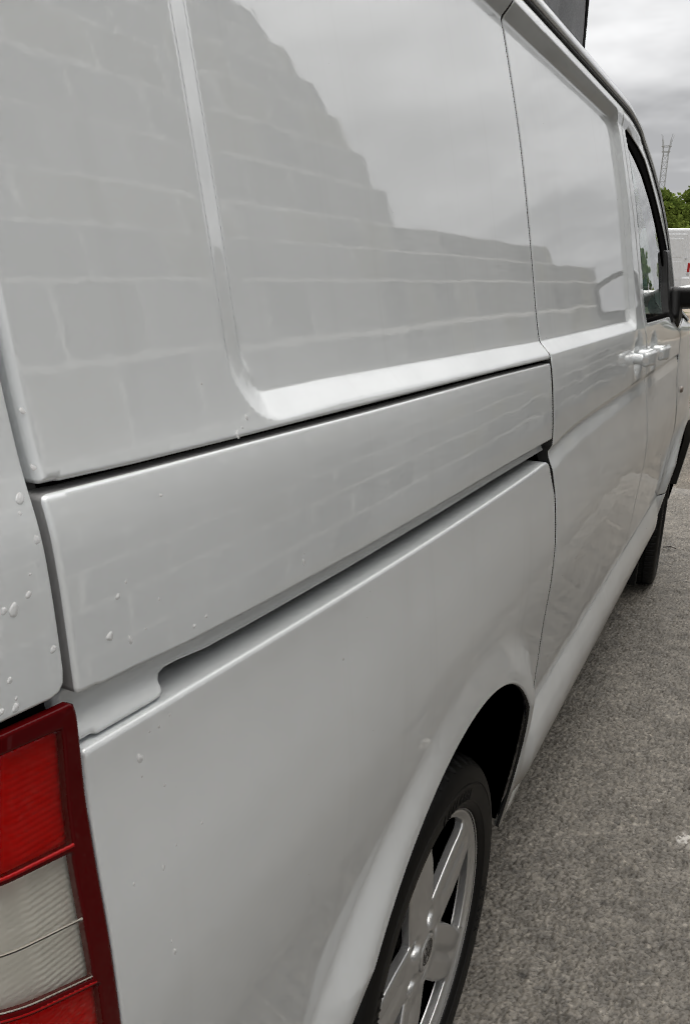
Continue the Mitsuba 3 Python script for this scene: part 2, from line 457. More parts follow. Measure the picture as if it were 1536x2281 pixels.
# sill seam: the thin welded edge under the sill
ys = np.arange(0.37, 2.47, 0.02)
sv, sf = [], []
for i, y in enumerate(ys):
    wob = 0.0012 * math.sin(y * 31) + 0.0008 * math.sin(y * 87)
    sv += [(-0.050, y, 0.312), (-0.043 + wob, y, 0.3085), (-0.043 + wob, y, 0.300), (-0.056, y, 0.298)]
    if i:
        for k in range(3):
            a = 4 * (i - 1) + k
            sf.append((a, a + 4, a + 5, a + 1))
add(f'{VAN}__sill_seam', (np.array(sv), np.array(sf)), 'white_seam', 40)

# --- sliding door


def crease_z(y):
    return np.interp(y, [0.3, 0.337, 0.415, 0.57, 0.81, 2.3], [1.1245, 1.128, 1.136, 1.1415, 1.143, 1.145])


def crease(y, z):
    t = crease_z(y) - z
    depth = 0.0075 - 0.0030 * np.clip((y - 0.3) / 1.1, 0, 1)
    return -depth * sstep(0.0, 0.011, t) * (1 - sstep(0.011, 0.050, t))


def scoop(y, z, yc, zc):
    e = ((y - yc) / 0.062) ** 2 + ((z - zc) / 0.050) ** 2
    return -0.016 * np.exp(-e * e * 1.4)


HANDLE = (1.245, 1.2075)
HANDLE2 = (1.545, 1.200)


def door_x(y, z):
    bow = sstep(0.25, 0.8, y)
    return side(y, z) + recess(y, z) + crease(y, z) + scoop(y, z, *HANDLE) + waves(y, z, 0.00025) + (waves(y * 1.5 + 3, z * 1.7, 0.0009) * (0.45 + 0.55 * bow)) * sstep(1.29, 1.2, z) + waves(y * 1.2, z * 1.2 + 5, 0.00025) * sstep(1.27, 1.31, z)


sl_poly = Polygon(shift(GAP, 0.0042)[:-1] + [(0.444, 0.548), (1.596, 0.548)] + shift(BGAP[::-1][1:], -0.003))
crl = [np.c_[np.arange(0.3, 2.3, 0.006), crease_z(np.arange(0.3, 2.3, 0.006)) - t] for t in np.r_[-0.004:0.055:0.0026]]
hl = [np.array([(HANDLE[0] + a, HANDLE[1] + b) for a in np.arange(-0.09, 0.09, 0.006) for b in np.arange(-0.08, 0.08, 0.006)])]
add_panel(f'{VAN}__sliding_door', panel(rounded(sl_poly, 0.003), door_x, 0.0022, 0.02, 0.014, [rec_lines(0.28, 1.4)] + crl + hl), PAINT, 'edge_shade')

# --- driver's door with the window opening
WIN = [(1.437, 1.2865), (1.3725, 1.787), (1.40, 1.7935), (1.475, 1.790), (1.62, 1.777), (1.74, 1.757), (1.86, 1.703), (2.06, 1.605), (2.29, 1.51), (2.34, 1.45), (2.36, 1.2815)]
dr_poly = Polygon(shift(BGAP, 0.003)[:-1] + [(1.60, 0.548), (2.425, 0.548), (2.425, 0.70), (2.40, 0.82), (2.275, 0.945), (2.25, 1.04), (2.285, 1.12), (2.275, 1.235), (2.62, 1.262), (2.60, 1.31),
                  (2.34, 1.520), (2.11, 1.660), (1.93, 1.738), (1.78, 1.789), (1.66, 1.812), (1.56, 1.823), (1.42, 1.833)])
win_poly = Polygon(WIN)


def fdoor_x(y, z):
    return side(y, z) + crease(y, z) + scoop(y, z, *HANDLE2) + (waves(y * 1.5 + 3, z * 1.7, 0.0007)) * sstep(1.29, 1.2, z)


hl2 = [np.array([(HANDLE2[0] + a, HANDLE2[1] + b) for a in np.arange(-0.09, 0.09, 0.006) for b in np.arange(-0.08, 0.08, 0.006)])]
add_panel(f'{VAN}__driver_door', panel(rounded(dr_poly, 0.003).difference(win_poly), fdoor_x, 0.003, 0.02, 0.014, crl + hl2), PAINT, 'edge_shade')
GLASS = Polygon([(1.455, 1.2975), (1.40, 1.772), (1.43, 1.766), (1.58, 1.735), (1.69, 1.707), (1.84, 1.640), (2.01, 1.54), (2.10, 1.47), (2.20, 1.37), (2.22, 1.2955)])
sx = lambda y, z: side(y, z) - 0.006
add_panel(f'{VAN}__driver_door__window_seal', panel(win_poly.buffer(-0.0008).difference(GLASS), sx, 0.002, 0.012, 0.02), 'dark')
V, F, N = panel(GLASS.buffer(0.004), lambda y, z: side(y, z) - 0.010, 0.0001, 0, 0.02)
add_panel(f'{VAN}__driver_door__window_glass', (V, F, N), 'window_glass')


def door_handle(key, yc, zc):
    x0 = float(side(np.array([yc]), np.array([zc]))[0])
    g = hull_spheres([(x0 + 0.030, yc - 0.078, zc - 0.010, 0.0085), (x0 + 0.030, yc - 0.078, zc + 0.010, 0.0085), (x0 + 0.038, yc, zc - 0.012, 0.008), (x0 + 0.038, yc, zc + 0.012, 0.008), (x0 + 0.032, yc + 0.078, zc - 0.008, 0.0085), (x0 + 0.032, yc + 0.078, zc + 0.010, 0.0085)])
    b1 = hull_spheres([(x0 + 0.018, yc - 0.074, zc, 0.013), (x0 - 0.006, yc - 0.068, zc, 0.015)])
    b2 = hull_spheres([(x0 + 0.022, yc + 0.070, zc + .002, 0.013), (x0 - 0.006, yc + 0.064, zc, 0.015)])
    add(f'{key}__handle', cat([g, b1, b2]), 'van_paint', 35)
    # the round end cap that faces backwards
    a, e = np.array([x0 + 0.030, yc - 0.0862, zc]), np.array([x0 + 0.0303, yc - 0.0885, zc])
    c = trimesh.creation.cylinder(0.0075, segment=(a, e), sections=28)
    add(f'{key}__handle_cap', c, 'silver', 40)


door_handle(f'{VAN}__sliding_door', *HANDLE)
door_handle(f'{VAN}__driver_door', *HANDLE2)

# --- front wing
wing = Polygon([(2.279, 1.234), (2.289, 1.12), (2.254, 1.04), (2.279, 0.948), (2.405, 0.823), (2.43, 0.70), (2.43, 0.545)] + arc(*FRONT_ARCH, 155.2, 4, 80) + [(3.45, 0.395), (3.62, 0.40), (3.70, 0.75), (3.62, 1.0), (3.3, 1.13), (2.64, 1.258)]).buffer(0)
add_panel(f'{VAN}__front_wing', panel(wing, side, 0.003, 0.03, 0.02), PAINT, 'edge_shade')
xi = float(side(np.array([2.40]), np.array([1.0]))[0])
ind = trimesh.creation.icosphere(3); ind.apply_scale((0.008, 0.026, 0.013)); ind.apply_translation((xi + 0.002, 2.40, 0.995))
add(f'{VAN}__side_indicator', ind, 'amber', True)
labels[f'{VAN}__side_indicator'] = {'label': 'small pale side repeater'}

# --- rear corner: tailgate edge and tail lamp
tg = Polygon([(-0.917, 1.1850), (-0.85, 1.1830), (-0.8125, 1.1806), (-0.8060, 1.1818), (-0.8022, 1.1860), (-0.8010, 1.193), (-0.8010, 1.27), (-0.8000, 1.836), (-0.917, 1.836)])
tg_x = lambda y, z: side(y, z) + waves(y, z, 0.0002)
tgp = panel(tg, tg_x, lambda y, z: np.where(y > -0.81, 0.0025, 0.0025), 0.02, 0.010, ring_step=0.0025)
zz = np.linspace(0.62, 1.83, 40)
xe = side(np.full(40, -0.9168), zz) - 0.003
rv, rf_ = [], []
cols = 15
for i, z in enumerate(zz):
    for j in range(cols):
        t = j / (cols - 1)
        x = xe[i] * (1 - t) + (-1.904 - xe[i]) * t
        rv.append((x, -0.917 - 0.055 * (1 - (2 * t - 1) ** 8) - 0.02 * math.sin(math.pi * t) * sstep(1.85, 1.2, z), z))
        if i and j:
            a = (i - 1) * cols + j - 1
            rf_.append((a, a + cols, a + cols + 1, a + 1))
add_panel(f'{VAN}__tailgate', tgp, PAINT)
add(f'{VAN}__tailgate__rear_face', (np.array(rv), np.array(rf_)), PAINT, True)
add(f'{VAN}__tailgate__rear_window', rbox(-1.68, -0.22, -1.012, -0.96, 1.25, 1.72, 0.02), 'gloss_black', 40)
add(f'{VAN}__rear_bumper', rbox(-1.86, -0.05, -1.04, -0.82, 0.36, 0.60, 0.05), PAINT, 40)

# tail lamp: housing, ribbed reflector, lenses
LT = lambda y: 1.1735 + (y + 0.80) * -0.09          # top edge
lamp_out = Polygon([(-0.914, LT(-0.914)), (-0.799, LT(-0.799)), (-0.7972, 1.165), (-0.7965, 1.08), (-0.796, 0.95), (-0.796, 0.80), (-0.805, 0.785), (-0.914, 0.785)])
lamp_x = lambda y, z: side(y, z) + 0.0015


def lamp_edge(y0, z0, y1, z1):
    return lambda y: z0 + (z1 - z0) * (y - y0) / (y1 - y0)


e_rb = lamp_edge(-0.861, 1.1005, -0.812, 1.090)
e_ct = lamp_edge(-0.861, 1.0975, -0.812, 1.0870)
e_cm = lamp_edge(-0.866, 1.059, -0.808, 1.0415)
e_cb = lamp_edge(-0.850, 1.0185, -0.811, 1.0025)
yr = -0.8085
YL = -0.912
red1 = Polygon([(YL, e_rb(YL)), (yr - .002, e_rb(yr)), (yr, 1.155), (yr - 0.0005, 1.162), (YL, LT(YL) - 0.0085)])
clear = Polygon([(YL, e_cb(YL)), (yr - 0.0035, e_cb(yr)), (yr - 0.004, e_ct(yr)), (YL, e_ct(YL))])
red2 = Polygon([(YL, 0.792), (yr, 0.792), (yr - .001, e_cb(yr) - 0.006), (YL, e_cb(YL) - 0.006)])
border = lamp_out.difference(red1.buffer(-0.0004)).difference(clear.buffer(-0.0004)).difference(red2.buffer(-0.0004))
LAMP = f'{VAN}__tail_lamp'
for g in getattr(border, 'geoms', [border]):
    add_panel(f'{LAMP}__housing', panel(g, lamp_x, 0.002, 0.0045, 0.006, ring_step=0.004), 'lens_border')


PITCH_R = 0.0038
ry = np.linspace(-0.913, -0.8015, 34)
nr = int((1.168 - 0.787) / PITCH_R)
rvx, rfx = [], []
for k in range(nr * 4 + 1):
    t = k / 4.0
    for yq in ry:
        zq = 0.787 + t * PITCH_R - 0.10 * (yq + 0.80)
        mid = float(sstep(-0.872, -0.869, yq) * sstep(-0.840, -0.843, yq))
        h = (0.0, 0.0004, 0.0006, 0.0004)[k % 4] * (1 - 0.75 * mid)
        rvx.append((float(side(np.array([yq]), np.array([zq]))[0]) - 0.0075 + h - 0.0012 * mid, yq, zq))
    if k:
        a = (k - 1) * len(ry)
        rfx += [(a + q, a + q + 1, a + q + 1 + len(ry), a + q + len(ry)) for q in range(len(ry) - 1)]
add(f'{LAMP}__reflector', (np.array(rvx), np.array(rfx)), 'lamp_reflector', 50)
labels[f'{LAMP}__reflector'] = {'label': 'ribbed silver reflector behind the lenses'}
for nm, g, m in (('brake_lens', red1, 'lens_red'), ('clear_lens', clear, 'lens_clear'), ('lower_lens', red2, 'lens_red')):
    add_panel(f'{LAMP}__{nm}', panel(g, lambda y, z: side(y, z) + 0.0012, 0.0015, 0, 0.006, ring_step=0.004), m)
labels[f'{LAMP}__brake_lens'] = {'label': 'upper red lens'}
labels[f'{LAMP}__clear_lens'] = {'label': 'clear lens of two bands'}
labels[f'{LAMP}__lower_lens'] = {'label': 'lower red lens'}


def bead(key, e, y0, y1, r, m, dz=0.0, ex=0.0012):
    yb = np.linspace(y0, y1, 24)
    zb = np.array([e(v) for v in yb]) + dz
    xb = side(yb, zb) + ex
    ms = [rod((xb[i], yb[i], zb[i]), (xb[i + 1], yb[i + 1], zb[i + 1]), r, 8) for i in range(23)]
    add(key, cat(ms), m, 60)


scene['red_bead'] = plastic((0.50, 0.006, 0.008), None)
scene['clear_bead'] = plastic((0.72, 0.71, 0.69), None)
bead(f'{LAMP}__lens_divider', e_rb, YL, yr - 0.002, 0.0013, 'red_bead', 0.0, 0.0006)
bead(f'{LAMP}__lens_divider', e_cm, YL, yr - 0.0045, 0.0008, 'clear_bead', 0.0, 0.0003)
bead(f'{LAMP}__lens_divider', e_cb, YL, yr - 0.0045, 0.0005, 'clear_bead', 0.0003, 0.0004)
bead(f'{LAMP}__lens_divider', e_cb, YL, yr - 0.0025, 0.0010, 'red_bead', -0.0040, 0.0008)
add(f'{LAMP}__back_shell', box(-0.13, -0.03, -0.90, -0.80, 0.79, 1.20), 'dark')  # black; its raised top stands for the shadow above the lamp

# --- inner body behind the shut lines, blackened for the shade in them
gy, gz = np.arange(-0.86, 2.5, 0.03), np.arange(0.56, 1.84, 0.03)
iv, jf = [], []
for i, z in enumerate(gz):
    for j, y in enumerate(gy):
        iv.append((float(prof(z)) - 0.060, y, z))
iv = np.array(iv); nJ = len(gy)
for i in range(len(gz) - 1):
    for j in range(nJ - 1):
        yc_, zc_ = gy[j] + .015, gz[i] + .015
        if math.hypot(yc_ - REAR_ARCH[0], zc_ - REAR_ARCH[1]) < REAR_ARCH[2] + 0.03 or math.hypot(yc_ - FRONT_ARCH[0], zc_ - FRONT_ARCH[1]) < FRONT_ARCH[2] + 0.03:
            continue
        if yc_ > 1.40 and zc_ > 1.27:
            continue
        a = i * nJ + j
        jf.append((a, a + 1, a + nJ + 1, a + nJ))
add(f'{VAN}__inner_body', (iv, np.array(jf)), 'inner_shade', True)
tsz = np.linspace(1.184, 1.83, 30)
tsv = np.array([(float(side(np.array([yq]), np.array([zq]))[0]) - 0.017, yq, zq) for zq in tsz for yq in (-0.83, -0.783)])
add(f'{VAN}__tailgate_seal', (tsv, np.array([(2 * i, 2 * i + 1, 2 * i + 3, 2 * i + 2) for i in range(29)])), 'seal_grey', True)
add(f'{VAN}__underbody', cat([box(-1.55, -0.36, -0.80, 3.5, 0.33, 0.84), box(-1.83, -0.11, 0.46, 2.40, 0.335, 0.50)]), 'dark')


def liner(arch):
    yc, zc, ra = arch
    v, f = [], []
    n = 48
    for i in range(n + 1):
        a = math.radians(-7 + 196 * i / n)
        xl = float(lip_x(zc + ra * math.sin(a))) - 0.007
        for x, r in ((xl, ra + 0.0012), (-0.10, ra + 0.012), (-0.36, ra + 0.012)):
            v.append((x, yc + r * math.cos(a), zc + r * math.sin(a)))
        if i:
            for k in range(2):
                q = (i - 1) * 3 + k
                f.append((q, q + 1, q + 4, q + 3))
    b = len(v)
    v.append((-0.36, yc, zc))
    for i in range(n):
        f.append((b, i * 3 + 2, (i + 1) * 3 + 2, b))
    return np.array(v), np.array(f)


add(f'{VAN}__wheel_arch_liner', liner(REAR_ARCH), 'dark')
add(f'{VAN}__wheel_arch_liner', liner(FRONT_ARCH), 'dark')

# --- roof: gutter, rail, roof skin falling to the windscreen
gl = np.array([(-0.92, 1.840), (1.42, 1.838), (1.56, 1.828), (1.66, 1.817), (1.78, 1.794), (1.93, 1.743), (2.11, 1.665), (2.34, 1.525), (2.60, 1.315), (2.68, 1.24)])
gpl = along(gl, 0.025)
sec = [(-0.006, 0.0085), (0.0035, 0.0085), (0.0065, 0.0105), (0.0075, 0.0145), (0.0065, 0.020), (0.0015, 0.029), (-0.004, 0.036), (-0.012, 0.043), (-0.022, 0.048), (-0.034, 0.052), (-0.070, 0.059), (-0.20, 0.073), (-0.45, 0.083), (-0.81, 0.087)]
rvv, rff = [], []
m = len(sec)
full = sec + [(-(a) - 1.62, b) for a, b in sec[::-1][1:]]
for i, (y, z) in enumerate(gpl):
    x0 = float(side(np.array([y]), np.array([z]))[0]) - 0.003
    k = 1 - 0.75 * float(sstep(1.5, 2.3, y))
    half = -0.952 - x0
    tgt = gpl[min(i + 1, len(gpl) - 1)] - gpl[max(i - 1, 0)]
    nrm = np.array([-tgt[1], tgt[0]]) / np.hypot(*tgt)
    for j, (a, b) in enumerate(full):
        if j < m:
            t = a / 0.81 if a < 0 else 0
            xx = x0 + (a if a > -0.05 else -0.05 + (a + 0.05) / 0.76 * (-half - 0.05) if False else (a if a > -0.05 else -0.05 + (-(a) - 0.05) / 0.76 * (half + 0.05)))
        else:
            a2 = sec[::-1][1:][j - m][0]
            xm = (a2 if a2 > -0.05 else -0.05 + (-(a2) - 0.05) / 0.76 * (half + 0.05))
            xx = -1.904 - (x0 + xm)
        bb = b * (k if b > 0.02 else 1)
        rvv.append((xx, y + nrm[0] * bb, z + nrm[1] * bb))
    if i:
        M = len(full)
        if gpl[i][0] < 1.75:
            rng_j = range(M - 1)
        else:
            rng_j = list(range(0, 10)) + list(range(M - 11, M - 1))
        for j in rng_j:
            q = (i - 1) * M + j
            rff.append((q, q + M, q + M + 1, q + 1))
add(f'{VAN}__roof', (np.array(rvv), np.array(rff)), PAINT, 50)
# dark bead put in for the shadowed gap along the gutter
gs = [rod((float(side(np.array([a[0]]), np.array([a[1]]))[0]) - 0.003, a[0], a[1] + 0.0035), (float(side(np.array([b[0]]), np.array([b[1]]))[0]) - 0.003, b[0], b[1] + 0.0035), 0.0050, 8) for a, b in zip(gpl[:-1], gpl[1:])]
add(f'{VAN}__roof_gutter_shade', cat(gs), 'rubber', True)
wsq = np.array([(-0.16, 1.80, 1.835), (-1.744, 1.80, 1.835), (-0.10, 2.68, 1.27), (-1.804, 2.68, 1.27), (-0.952, 1.83, 1.85), (-0.952, 2.84, 1.275)])
add(f'{VAN}__windscreen', (wsq, np.array([(0, 2, 5), (0, 5, 4), (4, 5, 3), (4, 3, 1)])), 'window_glass')

# --- far side and nose (never seen from the photograph's side, but closed)
far = Polygon([(-0.915, 1.836), (-0.915, 0.40), (-0.5, 0.31)] + arc(*REAR_ARCH, 189, -8, 30) + [(2.49, 0.31)] + arc(*FRONT_ARCH, 187, 4, 30) + [(3.62, 0.40), (3.70, 0.75), (3.62, 1.0), (3.3, 1.13), (2.62, 1.262), (2.34, 1.52), (2.11, 1.66), (1.78, 1.789), (1.56, 1.823), (1.42, 1.836)]).buffer(0)
fwin = Polygon([(1.44, 1.29), (1.38, 1.77), (1.62, 1.755), (1.86, 1.68), (2.2, 1.49), (2.3, 1.29)])
add_panel(f'{VAN}__far_side_panel', panel(far.difference(fwin), side, 0.004, 0.03, 0.05, mirror=-1.904), PAINT)
nose = []
ns = [(2.62, 1.262, 0), (3.0, 1.20, .01), (3.35, 1.10, .03), (3.6, 0.98, .07), (3.72, 0.84, .10), (3.76, 0.66, .11), (3.75, 0.45, .12), (3.66, 0.33, .14)]
nv, nf = [], []
for i, (y, z, c) in enumerate(ns):
    for j in range(21):
        t = j / 20
        yy_ = y - (0.30 if y > 3.4 else 0.05) * abs(2 * t - 1) ** 3
        xs_ = float(side(np.array([min(y, 3.5)]), np.array([max(z, 0.5)]))[0]) - 0.01
        nv.append((xs_ * (1 - t) + (-1.904 - xs_) * t, yy_, z + 0.03 * (1 - (2 * t - 1) ** 2) * (z > 0.9)))
        if i and j:
            a = (i - 1) * 21 + j - 1
            nf.append((a, a + 1, a + 22, a + 21))
add(f'{VAN}__bonnet', (np.array(nv), np.array(nf)), PAINT, True)
add(f'{VAN}__dashboard', rbox(-1.78, -0.13, 2.0, 2.62, 0.75, 1.225, 0.05), 'black_plastic', 40)
add(f'{VAN}__cab_bulkhead', box(-1.80, -0.18, 1.33, 1.36, 0.6, 1.80), 'dark')


def cab_seat(xc):
    return cat([rbox(xc - 0.25, xc + 0.25, 1.62, 2.08, 0.80, 0.98, 0.06), rbox(xc - 0.24, xc + 0.24, 1.50, 1.64, 0.9, 1.52, 0.06), rbox(xc - 0.13, xc + 0.13, 1.50, 1.60, 1.54, 1.70, 0.045)])


add(f'{VAN}__cab_seat', cab_seat(-0.50), 'black_plastic', 40)
add(f'{VAN}__cab_seat', cab_seat(-1.40), 'black_plastic', 40)

# --- door mirror
MY = 2.30
mh = hull_spheres([(0.128, MY + 0.02, 1.374, 0.032), (0.128, MY + 0.02, 1.470, 0.032), (0.212, MY + 0.02, 1.392, 0.030), (0.212, MY + 0.02, 1.450, 0.030), (0.15, MY + 0.085, 1.39, 0.03), (0.15, MY + 0.085, 1.44, 0.03), (0.20, MY + 0.08, 1.39, 0.03), (0.20, MY + 0.08, 1.44, 0.03)], 32)
MR = f'{VAN}__door_mirror'
mrt = trimesh.intersections.slice_mesh_plane(mh, (0, 1, 0), (0, MY + 0.002, 0), cap=False)
add(f'{MR}__shell', mrt, PAINT, 40)
mc = trimesh.convex.convex_hull(mh.vertices[mh.vertices[:, 1] < MY + 0.03] * 1.0)
q = mh.slice_plane((0, MY + 0.004, 0), (0, -1, 0)) if False else None
outl = shapely.MultiPoint(mh.vertices[:, [0, 2]]).convex_hull.buffer(-0.002)
rim = trimesh.creation.extrude_polygon(outl.difference(outl.buffer(-0.019)), 0.022, engine='earcut')
gls = trimesh.creation.extrude_polygon(outl.buffer(-0.017), 0.003, engine='earcut')
M4 = np.array([[1, 0, 0, 0], [0, 0, 1, 0], [0, 1, 0, 0], [0, 0, 0, 1.0]])
for mm_, nm_, mat_, off in ((rim, 'bezel', 'black_plastic', -0.012), (gls, 'glass', 'mirror_glass', -0.004)):
    mm_.apply_transform(M4); mm_.invert(); mm_.apply_translation((0, MY + off, 0))
    add(f'{MR}__{nm_}', mm_, mat_)
arm = hull_spheres([(-0.045, 2.20, 1.330, 0.022), (-0.045, 2.20, 1.362, 0.022), (-0.04, 2.30, 1.33, 0.03), (0.12, MY + 0.03, 1.335, 0.02), (0.12, MY + 0.03, 1.362, 0.018)], 24)
add(f'{MR}__arm', arm, 'black_plastic', 40)
armcap = hull_spheres([(-0.022, 2.235, 1.372, 0.012), (0.06, MY + 0.02, 1.376, 0.014), (0.12, MY + 0.03, 1.40, 0.02), (0.12, MY + 0.05, 1.40, 0.02)], 20)
add(f'{MR}__arm_cap', armcap, PAINT, 40)
sail = Polygon([(2.13, 1.505), (2.30, 1.515), (2.44, 1.40), (2.53, 1.30), (2.53, 1.262), (2.06, 1.264), (2.06, 1.30), (2.10, 1.40)])
add_panel(f'{MR}__sail_panel', panel(sail, lambda y, z: side(y, z) + 0.008, 0.008, 0.02, 0.02), 'black_plastic')
foot = hull_spheres([(-0.02, 2.17, 1.285, 0.02), (-0.02, 2.30, 1.28, 0.018), (-0.015, 2.22, 1.25, 0.014), (-0.03, 2.2, 1.36, 0.024)], 24)
add(f'{MR}__foot', foot, 'black_plastic', 40)

# --- pop-top: canvas walls with folds, lid above
CY1, CX = 1.40, -0.255


def canvas():
    v, f = [], []
    path = [(CX, y) for y in np.linspace(-0.75, CY1 - 0.03, 260)] + [(CX - 0.03 + 0.03 * math.cos(a), CY1 - 0.03 + 0.03 * math.sin(a)) for a in np.linspace(0.1, math.pi / 2, 8)] + [(x, CY1) for x in np.linspace(CX - 0.04, -1.64, 90)] + [(-1.65, y) for y in np.linspace(CY1, -0.75, 60)]
    K = 30
    for i, (x, y) in enumerate(path):
        zt = 1.96 + 0.72 * (min(y, CY1) + 0.85) / (CY1 + 0.85)
        for k in range(K + 1):
            t = k / K
            z = 1.90 + (zt - 1.90) * t
            # folds fan out from the front top corner
            s = (y - CY1) * (0.55 + 0.45 * (1 - t)) * 1.0
            a = meshkit.noise(np.array([s * 16 + t * 1.3, t * 1.5, 0.3]), 3) - 0.5
            b = meshkit.noise(np.array([s * 34 - t * 2.0, t * 2.2, 4.3]), 8) - 0.5
            amp = (0.075 * a + 0.050 * b) * math.sin(math.pi * min(1, max(0.0, t * 0.95 + 0.05))) ** 0.5
            if x > -0.3:
                v.append((x + amp, y, z))
            elif x > -1.6:
                v.append((x, y + amp * 0.4, z))
            else:
                v.append((x - amp, y, z))
            if i and k:
                q = (i - 1) * (K + 1) + k - 1
                f.append((q, q + K + 1, q + K + 2, q + 1))
    return np.array(v), np.array(f)


add(f'{VAN}__pop_top_canvas', canvas(), 'canvas_cloth', True)
labels[f'{VAN}__pop_top_canvas'] = {'label': 'grey folded canvas wall of the raised roof'}
add(f'{VAN}__pop_top_canvas__corner_binding', cat([rod((CX - 0.008, CY1 - 0.006, 1.89), (CX - 0.008, CY1 - 0.006, 2.66), 0.012, 10), rod((CX + 0.006, CY1 - 0.06, 2.20), (CX + 0.004, CY1 - 0.02, 2.05), 0.004, 8)]), 'rubber', True)
lid = hull_spheres([(x, y, z, 0.03) for x in (-0.20, -1.704) for y, z in ((-0.86, 1.985), (CY1 + 0.12, 2.745))] + [(x, y, z, 0.03) for x in (-0.32, -1.58) for y, z in ((-0.7, 2.07), (CY1 - 0.05, 2.80))])
add(f'{VAN}__pop_top_lid', lid, PAINT, 40)

# --- wheels
WZ = 0.310


def lathe(profile, n=180):
    v, f = [], []
    m = len(profile)
    for i in range(n):
        a = 2 * math.pi * i / n
        for x, r in profile:
            v.append((x, r * math.cos(a), r * math.sin(a)))
    for i in range(n):
        for k in range(m - 1):
            a, b = i * m + k, ((i + 1) % n) * m + k
            f.append((a, a + 1, b + 1, b))
    return np.array(v), np.array(f)


def tyre_mesh():
    pr = [(-0.052, 0.2360), (-0.046, 0.2405), (-0.040, 0.2425), (-0.0365, 0.2465), (-0.0335, 0.253), (-0.0315, 0.2545), (-0.0310, 0.2560), (-0.0300, 0.266), (-0.0290, 0.278), (-0.0292, 0.2860), (-0.0310, 0.2868), (-0.0310, 0.2885), (-0.0295, 0.2892), (-0.0315, 0.300), (-0.0350, 0.309), (-0.0395, 0.3150),
          (-0.0460, 0.3208), (-0.056, 0.3258), (-0.068, 0.3283), (-0.0795, 0.3295), (-0.0800, 0.3215), (-0.0880, 0.3215), (-0.0885, 0.3300), (-0.115, 0.3305), (-0.1155, 0.3225), (-0.125, 0.3225), (-0.1255, 0.3305), (-0.152, 0.3305), (-0.1525, 0.3225), (-0.162, 0.3225), (-0.1625, 0.3300), (-0.20, 0.327),
          (-0.222, 0.31), (-0.235, 0.28), (-0.225, 0.24)]
    n = 540
    v, f = lathe(pr, n)
    m = len(pr)
    v = v.reshape(n, m, 3)
    r = np.array([b for a, b in pr])
    for i in range(n):
        ph = (i % 9)
        cut = np.zeros(m)
        if ph in (0, 1):
            cut[16:20] = 0.0045
        if ph in (4,):
            cut[22:24] = 0.004; cut[26:28] = 0.004; cut[30:32] = 0.004; cut[17:20] = 0.003
        a = 2 * math.pi * i / n
        rr = r - cut
        v[i, :, 1] = rr * math.cos(a); v[i, :, 2] = rr * math.sin(a)
    return v.reshape(-1, 3), f


def wall_marks():
    """Raised letter-like blocks and ribs moulded on the sidewall."""
    out = []
    r2 = np.random.default_rng(5)
    for a0, n in ((62, 8), (150, 6), (238, 9), (330, 5)):
        for k in range(n):
            a = math.radians(a0 + k * 4.1)
            if r2.random() < 0.12:
                continue
            for (dt, r0, r1, w) in [(-0.0035, 0.259, 0.279, 0.0022), (0.0035, 0.259, 0.279, 0.0022)][: 1 + int(r2.random() < 0.7)] + ([(0.0, 0.268, 0.271, 0.008)] if r2.random() < 0.6 else [(0.0, 0.2765, 0.279, 0.008)]):
                b = box(-0.0306, -0.0284, -w / 2 + dt, w / 2 + dt, r0, r1)
                b.apply_transform(trimesh.transformations.rotation_matrix(math.pi / 2 - a if False else a - math.pi / 2, (1, 0, 0)))
                out.append(b)
    return cat(out)


